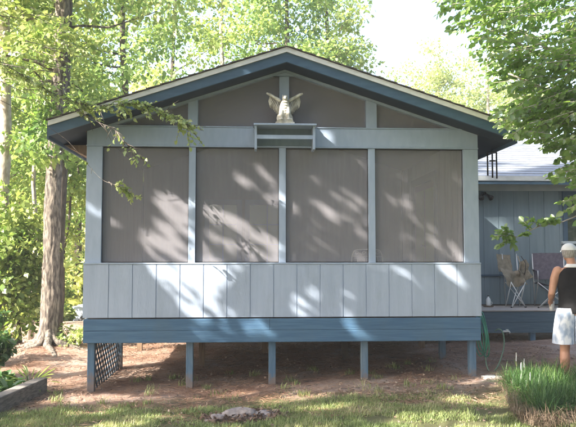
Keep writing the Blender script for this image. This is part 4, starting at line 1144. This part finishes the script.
# lawn
rng = np.random.default_rng(61)
n = 190000; Px = rng.uniform(-3.3, 3.4, n); Py = rng.uniform(-3.6, -.35, n)
edge = -.95+.35*(fbm(Px*1.6, Py*1.6, 3)-.5)*2-.12*np.clip(Px, -3, 3)*.5
dens = fbm(Px*2.3, Py*2.9, 8); prob = sstep(0, .35, edge-Py)*sstep(.28, .55, dens)+.15*sstep(-.5, .2, edge-Py)*sstep(.5, .7, dens)
bedm = (Px > 2.2) & (Py > -2.7)
rock = np.hypot((Px+.55)/.42, (Py+1.75)/.28) < 1
k = (rng.random(n) < prob) & ~bedm & ~rock & (np.abs(Px-(-3.3+.1*(Py-.3))) > .12)
P = np.stack([Px, Py, gz(Px, Py)-.003], 1)[k]
V, Fc = blades(rng, P, .02+.055*rng.random(len(P))**1.7*(.5+dens[k]), .006, None, 2)
tag(arr_obj('grass', V, Fc, LF_GRS), 'patchy short lawn in the foreground', 'grass', kind='stuff')
# pine straw and dead leaves
rng = np.random.default_rng(62)
n = 170000; Px = rng.uniform(-6.5, 4.5, n); Py = rng.uniform(-1.9, 5.5, n)**1.0
k = rng.random(n) < .25+.75*sstep(.42, .6, fbm(Px*1.7, Py*1.7, 14)); Px = Px[k]; Py = Py[k]; n = len(Px)
th = rng.random(n)*6.283; A = np.stack([np.cos(th), np.sin(th), rng.normal(size=n)*.15], 1)
P = np.stack([Px, Py, gz(Px, Py)+.008+.012*rng.random(n)], 1)
V, Fc = leaf_arrays(P, A, np.tile([0, 0, 1.], (n, 1))+rng.normal(size=(n, 3))*.3, .06+.08*rng.random(n), .004+.003*rng.random(n), .1)
tag(arr_obj('pine_straw', V, Fc, LF_STR), 'scattered reddish pine needles on the bare earth', 'pine straw', kind='stuff')
n = 15000; Px = rng.uniform(-7, 4.5, n); Py = rng.uniform(-2.6, 8, n)
k = rng.random(n) < .15+.85*sstep(.45, .62, fbm(Px*1.1, Py*1.1, 19)); Px = Px[k]; Py = Py[k]; n = len(Px)
P = np.stack([Px, Py, gz(Px, Py)+.012+.02*rng.random(n)], 1)
V, Fc = leaf_arrays(P, rng.normal(size=(n, 3))*np.array([1, 1, .25]), np.tile([0, 0, 1.], (n, 1))+rng.normal(size=(n, 3))*.45, .02+.035*rng.random(n), .014+.02*rng.random(n), .3)
tag(arr_obj('leaf_litter', V, Fc, LF_DED), 'dry brown fallen leaves scattered over the yard', 'leaf litter', kind='stuff')

# fallen twigs and small weeds
rng = np.random.default_rng(68); mb = MB()
for i in range(420):
    x = rng.uniform(-6, 3.5); y = rng.uniform(-1.6, 3.5); a = rng.uniform(0, 3.14); l = rng.uniform(.06, .28)
    pts = []
    for u in (0, .4, .7, 1): xx = x+math.cos(a+u*.4)*l*u; yy = y+math.sin(a+u*.4)*l*u; pts.append((xx, yy, float(gz(xx, yy))+.012+.01*rng.random()))
    mb.tube(pts, [.004, .0035, .0028, .0015], 4)
tag(mb.build('fallen_twigs', BARK), 'thin broken twigs lying on the bare earth', 'twigs', kind='stuff')
cl = [(rng.uniform(-3, 2.4), rng.uniform(-1.1, 1.2)) for _ in range(46)]; Ps = []
for cx, cy in cl:
    m = rng.integers(8, 40); xx = cx+.04*rng.normal(size=m); yy = cy+.04*rng.normal(size=m); Ps.append(np.stack([xx, yy, gz(xx, yy)], 1))
P = np.concatenate(Ps); V, Fc = blades(rng, P, .04+.09*rng.random(len(P)), .008, None, 3)
tag(arr_obj('weeds', V, Fc, LF_GRS), 'small tufts of weeds on the bare ground before the porch', 'weeds', kind='stuff')

# border grass at lower right
rng = np.random.default_rng(63); cl = []
for i in range(60):
    y = rng.uniform(-2.75, -1.05); xmin = 2.28+.42*sstep(-2.6, -.9, y)
    cl.append((xmin+rng.uniform(0, 1.9), y))
cl += [(2.45, -1.7), (2.55, -1.3), (2.62, -1.1), (2.4, -2.1), (2.35, -2.5), (2.9, -1.0), (3.1, -1.05)]
Ps = []
for cx, cy in cl:
    m = 230; a = rng.random(m)*6.283; r = .11*np.sqrt(rng.random(m)); xx = cx+r*np.cos(a); yy = cy+r*np.sin(a)
    Ps.append(np.stack([xx, yy, gz(xx, yy)+.03], 1))
P = np.concatenate(Ps); V, Fc = blades(rng, P, .20+.30*rng.random(len(P)), .004+.010*rng.random(len(P))**2, None, 5, 1.0)
tag(arr_obj('border_grass', V, Fc, LF_LIR), 'dense clumps of dark green arching border grass at lower right', 'border grass', kind='stuff')
Ps = []
for i in range(3600):
    s = rng.random(); y = -2.95+2.2*s; xe = 2.16+.42*sstep(-2.7, -.7, y)
    if rng.random() < .4: xx = rng.uniform(xe, 4.2); yy = -2.9+rng.uniform(-.15, .25)
    else: xx = xe+rng.uniform(-.06, .2); yy = y
    Ps.append((xx, yy))
Ps = np.array(Ps); P = np.stack([Ps[:, 0], Ps[:, 1], gz(Ps[:, 0], Ps[:, 1])+.10*rng.random(len(Ps))], 1)
V, Fc = blades(rng, P, .10+.17*rng.random(len(P)), .006, np.array([-.5, -.7, 0]), 4, 1.15)
tag(arr_obj('dead_border_grass', V, Fc, LF_SKT), 'skirt of dry brown blades below the border grass', 'dry grass', kind='stuff')
for k, (px, py, Y) in enumerate([(516, 356, -1.0), (521, 366, -1.25), (530, 376, -1.5), (524, 362, -1.1)]):
    q = W(px, py, Y); z0 = float(gz(q[0], Y))
    t = thing('flower_spike', ['pale spike at the back of the border grass', 'pale spike near the middle of the border grass', 'lowest pale spike, in the front of the border grass', 'faint pale spike between the upper ones in the border grass'][k], 'flower', (q[0], Y, z0), 0, 'pale spikes in the border grass')
    h = q[2]-z0+.04; MB().tube([(0, 0, 0), (.01, 0, h*.5), (0, 0, h-.10)], .003, 5).build('stalk', STRAWD, t)
    MB().tube([(0, 0, h-.10), (.002, 0, h-.05), (.003, 0, h)], [.004, .006, .003], 7, jit=.2).build('bloom', PLAST, t)

# bed plants at the left edge
rng = np.random.default_rng(64)
def hosta(label, x, y, n, L, Wd, name='bed_plant', lm=LF_BED):
    z0 = float(gz(x, y)); t = thing(name, label, 'plant', (x, y, z0), 0, 'plants in the left bed')
    th = rng.random(n)*6.283; el = rng.uniform(.35, 1.25, n)
    A0 = np.stack([np.cos(th)*np.cos(el), np.sin(th)*np.cos(el), np.sin(el)], 1)
    mb = MB(); Ls = L*(.6+.6*rng.random(n)); st = L*(.5+.6*rng.random(n))
    for i in range(n): mb.tube([(x, y, z0-.02), tuple(np.array([x, y, z0])+A0[i]*st[i])], [.004, .003], 4)
    P = np.array([x, y, z0])+A0*st[:, None]; A = A0.copy(); A[:, 2] -= .5
    V, Fc = leaf_arrays(P, A, A0*-.3+np.array([0, 0, 1.]), Ls, Wd*(.7+.5*rng.random(n)), .18, True)
    arr_obj('foliage', V, Fc, lm, t, (x, y, z0)); mb.build('stem', LF_BED, t, org=(x, y, z0))
hosta('broad leaved green plant beside the end of the timber', -3.52, -.05, 60, .16, .07)
hosta('bright strappy plant just behind the timber end', -3.36, .35, 34, .26, .025, lm=LF_ELM)
hosta('dark leafy plant behind the timber at the left edge', -3.75, .5, 80, .17, .075)
hosta('low dark plant at the left edge in front of the timber', -3.55, -.95, 60, .13, .06)
hosta('low leafy plant near the timber middle', -3.62, -.4, 70, .15, .065)
shrub('bed_shrub', 'leafy green shrub at the left edge behind the timber bed', -4.25, 1.15, (.38, .4, .42), 16, 90, LF_BED, .09, .06, 430, cr=.16)
shrub('bed_shrub', 'taller green shrub at the left edge beyond the bed', -4.95, 2.4, (.45, .45, .62), 18, 90, LF_BED, .10, .06, 431, cr=.18)

# half buried rock in the lawn
rng = np.random.default_rng(65)
x, y = -.55, -1.68; z0 = float(gz(x, y))
t = thing('garden_rock', 'rough grey rock half buried in the lawn with brown leaves', 'rock', (x, y, z0))
def rockmesh(cx, cy, cz, rx, ry, rz_, seed):
    mb = MB().ell((0, 0, 0), (1, 1, 1), 26, 18); V = np.array(mb.v)
    nn = fbm(V[:, 0]*1.7+V[:, 2]*2+seed, V[:, 1]*1.7-V[:, 2]*1.3+seed, seed, 4)
    V = V*(.65+.7*nn)[:, None]; V = V*np.array([rx, ry, rz_])+np.array([cx, cy, cz]); mb.v = [tuple(p) for p in V]; return mb
rockmesh(0, 0, .0, .20, .13, .10, 3).build('stone', ROCK, t, True)
rockmesh(.22, .02, -.01, .16, .10, .07, 7).build('stone', ROCK, t, True)
rockmesh(-.24, -.06, -.01, .13, .09, .055, 9).build('stone', ROCK, t, True)
n = 500; a = rng.random(n)*6.283; r = np.sqrt(rng.random(n)); P = np.stack([x+.04+r*.46*np.cos(a), y+r*.26*np.sin(a), np.zeros(n)], 1); P[:, 2] = gz(P[:, 0], P[:, 1])+.01+.06*np.clip(1-r, 0, 1)
V, Fc = leaf_arrays(P, rng.normal(size=(n, 3))*np.array([1, 1, .4]), np.tile([0, 0, 1.], (n, 1))+rng.normal(size=(n, 3))*.5, .05, .03, .3)
tag(arr_obj('rock_litter', V, Fc, LF_DED), 'brown leaves heaped round the rock in the lawn', 'leaf litter', kind='stuff')
x, y = 2.70, -.12; z0 = float(gz(x, y))
t = thing('stepping_stone', 'small pale flat stone at foot of the porch right post', 'stone', (x, y, z0))
MB().prism([(-.10, -.06), (.11, -.08), (.14, .05), (-.02, .09), (-.13, .04)], 'z', -.02, .03).build('slab', PAVE, t, bevel=.006)

# ------------------------------------------------------------ near branches
def twig_leaves(rng, pts, nl, L, Wd, up=.8):
    pts = np.array(pts); m = len(pts); t = np.linspace(.08, 1, nl); i = np.minimum((t*(m-1)).astype(int), m-2); f = (t*(m-1)-i)[:, None]
    P = pts[i]*(1-f)+pts[i+1]*f; D = unit(pts[i+1]-pts[i]); side = unit(np.cross(D, np.array([0, 0, 1.])))
    sg = np.where(np.arange(nl) % 2, 1., -1.)[:, None]
    A = D*.5+side*sg*.8+rng.normal(size=(nl, 3))*.45; A[:, 2] -= .35
    A[-1] = D[-1]
    Nn = np.tile([-.15, -.45, up], (nl, 1))+rng.normal(size=(nl, 3))*.6
    s = .65+.5*rng.random(nl); return P, A, Nn, L*s, Wd*s
def near_tree(name, label, tx, ty, top, r0, limbs, twigs, L, Wd, lm, bark, seed, nl=15, fine=True):
    rng = np.random.default_rng(seed); z0 = float(gz(tx, ty)); org = (tx, ty, z0)
    t = thing(name, label, 'tree', org)
    mb = MB().tube([(tx, ty, z0-.1), (tx, ty, z0+1), (tx+.05, ty, z0+2.2), (tx, ty+.05, top)], [r0*1.4, r0, r0*.8, r0*.45], 12)
    for l in limbs: mb.tube(smoothpts(l[0], 4), list(np.linspace(l[1], l[2], (len(l[0])-1)*4+1)), 7)
    LA = [[] for _ in range(5)]
    for tw in twigs:
        mb.tube(tw, list(np.linspace(.0055, .0018, len(tw))), 4)
        for a, b in zip(LA, twig_leaves(rng, tw, nl, L, Wd)): a.append(b)
    P, A, Nn, LL, WW = [np.concatenate(a) for a in LA]
    k = ~litmask(P)[0] | (rng.random(len(P)) < .08); P, A, Nn, LL, WW = P[k], A[k], Nn[k], LL[k], WW[k]
    V, Fc = leaf_arrays(P, A, Nn, LL, WW, .14, True)
    arr_obj('crown', V, Fc, lm, t, org); mb.build('trunk', bark, t, True, org=org)
    return t
# maple reaching in from the right
rng = np.random.default_rng(71); twigs = []
REG = [([(448,-20),(590,-20),(590,110),(540,118),(510,112),(482,72),(470,50),(452,32),(440,20),(430,8)], 330),
       ([(496,105),(590,90),(590,158),(540,150),(505,135),(484,118)], 150),
       ([(536,158),(590,150),(590,192),(560,188),(540,178)], 34),
       ([(556,200),(590,192),(590,222),(566,222)], 10)]
def sample_poly(poly, n):
    xs = [p[0] for p in poly]; ys = [p[1] for p in poly]; out = []
    while len(out) < n:
        x, y = rng.uniform(min(xs), max(xs)), rng.uniform(min(ys), max(ys))
        if inpoly(np.array([x]), np.array([y]), poly)[0]: out.append((x, y))
    return out
lim = []
for poly, n in REG:
    for (x, y) in sample_poly(poly, n):
        Yd = rng.uniform(-2.3, -.75)
        e = W(x, y, Yd); ln = rng.uniform(.3, .55); a = rng.uniform(-.5, .6); 
        s = e+np.array([ln*math.cos(a), ln*math.sin(a)*.8, rng.uniform(-.02, .22)])
        m = (s+e)/2+np.array([0, 0, rng.uniform(.0, .05)])
        twigs.append([tuple(s), tuple(m), tuple(e)])
T0 = np.array([5.0, -1.6, 2.6])
limbs = []
for (x, y, Yd, r1) in [(560, 60, -1.6, .03), (520, 30, -1.3, .022), (470, 14, -1.5, .014), (576, 10, -1.9, .03), (545, 118, -1.2, .02), (505, 110, -1.1, .010), (560, 172, -1.2, .012), (575, 208, -1.2, .012), (500, 70, -1.6, .012)]:
    e = W(x, y, Yd); m = T0*.5+e*.5+np.array([0, 0, .12]); limbs.append(([tuple(T0+np.array([0, 0, (e[2]-T0[2])*.35])), tuple(m), tuple(e)], .045, r1*.6))
# the low spray in front of the house wall
low = [W(562, 222, -1.0), W(540, 226, -1.0), W(520, 236, -1.02), W(508, 238, -1.05)]
limbs.append(([tuple(W(600, 205, -1.1))]+[tuple(q) for q in low], .008, .003))
for a, b in [((514, 237), (494, 236)), ((512, 236), (500, 246)), ((511, 234), (505, 228)), ((510, 238), (514, 247)), ((516, 237), (498, 231))]:
    s, e = W(*a, -1.04), W(*b, -1.06+rng.uniform(-.08, .08)); twigs.append([tuple(s), tuple((s+e)/2+np.array([0, 0, .01])), tuple(e)])
for (x, y) in [(523, 234), (531, 230), (540, 226), (549, 223), (557, 221)]:
    for q in range(2):
        s = W(x, y, -1.02); e = W(x-rng.uniform(-2, 12), y+rng.uniform(-9, 8), -1.02+rng.uniform(-.15, .15))
        if (x+q) % 2 == 0 or x > 545: twigs.append([tuple(s), tuple((s+e)/2+np.array([0, 0, .006])), tuple(e)])
near_tree('maple_tree', 'green maple reaching in from the upper right before the eave', 5.0, -1.6, 5.6, .12, limbs, twigs, .086, .058, LF_MAP, BARKP, 72, nl=15)
# the very pale out of focus sprig by the sky, part of another bough of it is left to the maple
# elm reaching in from the left
rng = np.random.default_rng(73); twigs = []
def px_twig(a, b, Ya, Yb, sag=0):
    s, e = W(*a, Ya), W(*b, Yb); m = (s+e)/2+np.array([0, 0, .03+sag]); return [tuple(s), tuple((s+m)/2), tuple(m), tuple((m+e)/2), tuple(e)]
main = [W(-60, 36, -.6), W(0, 62, -.5), W(50, 92, -.55), W(88, 106, -.6), W(120, 104, -.66), W(150, 106, -.68), W(178, 120, -.7), W(190, 129, -.7)]
limbs = [([tuple(q) for q in main], .0045, .0015)]
b2 = [W(50, 92, -.55), W(90, 118, -.55), W(115, 130, -.8), W(128, 146, -.8), W(140, 157, -.8)]
limbs.append(([tuple(q) for q in b2], .003, .0014))
b3 = [W(20, 110, -.62), W(60, 135, -.6), W(76, 150, -.6), W(100, 178, -.65), W(120, 187, -.8), (W(137, 199, -.8))]
limbs.append(([tuple(q) for q in b3], .003, .0014)); limbs.append(([tuple(W(-40, 80, -.65)), tuple(W(20, 110, -.62))], .005, .003))
for br, n, rad in ((main, 120, 20), (b2, 50, 15), (b3[2:], 18, 8)):
    br = np.array(br)
    for k in range(n):
        t = rng.uniform(.12 if br is not b3 else .3, 1)*(len(br)-1); i = min(int(t), len(br)-2); s = br[i]*(1-(t-i))+br[i+1]*(t-i); d = unit(br[i+1]-br[i])
        ln = rng.uniform(.4, 1.2)*rad/F*8.2; v = unit(d*1.0+rng.normal(size=3)*np.array([.5, .5, .55])+np.array([0, 0, -.25]))
        e = s+v*ln; twigs.append([tuple(s), tuple((s+e)/2+np.array([0, 0, .01])), tuple(e)])
# leafier bough filling the corner left of the eave
for (x, y) in sample_poly([(-20, -10), (60, -10), (95, 60), (70, 100), (30, 110), (-20, 120)], 60):
    Yd = rng.uniform(-1.2, .6); e = W(x, y, Yd); s = e+np.array([-rng.uniform(.2, .45), rng.uniform(-.2, .2), rng.uniform(0, .2)])
    twigs.append([tuple(s), tuple((s+e)/2), tuple(e)])
for (x, y, Yd) in [(30, 20, -.5)]: limbs.append(([tuple(W(-90, 10, -.6)), tuple(W((x-60)/2, y-6, Yd-.3)), tuple(W(x, y, Yd))], .008, .003))
near_tree('elm_tree', 'small leaved elm reaching over the left roof corner', -6.3, -1.5, 4.8, .11, limbs, twigs, .056, .040, LF_ELM, BARK, 74, nl=9)

# ------------------------------------------------------------ air
def haze():
    m, nt, out = nmat('haze_air')
    v = N(nt, 'ShaderNodeVolumePrincipled'); v.inputs['Color'].default_value = (.95, .97, 1, 1); v.inputs['Density'].default_value = .0017
    nt.links.new(v.outputs[0], out.inputs['Volume'])
    tag(MB().box(-165, 165, -172, 172, -4, 24).build('haze', m), 'thin bright summer haze between the trees', 'haze', kind='stuff')
haze()
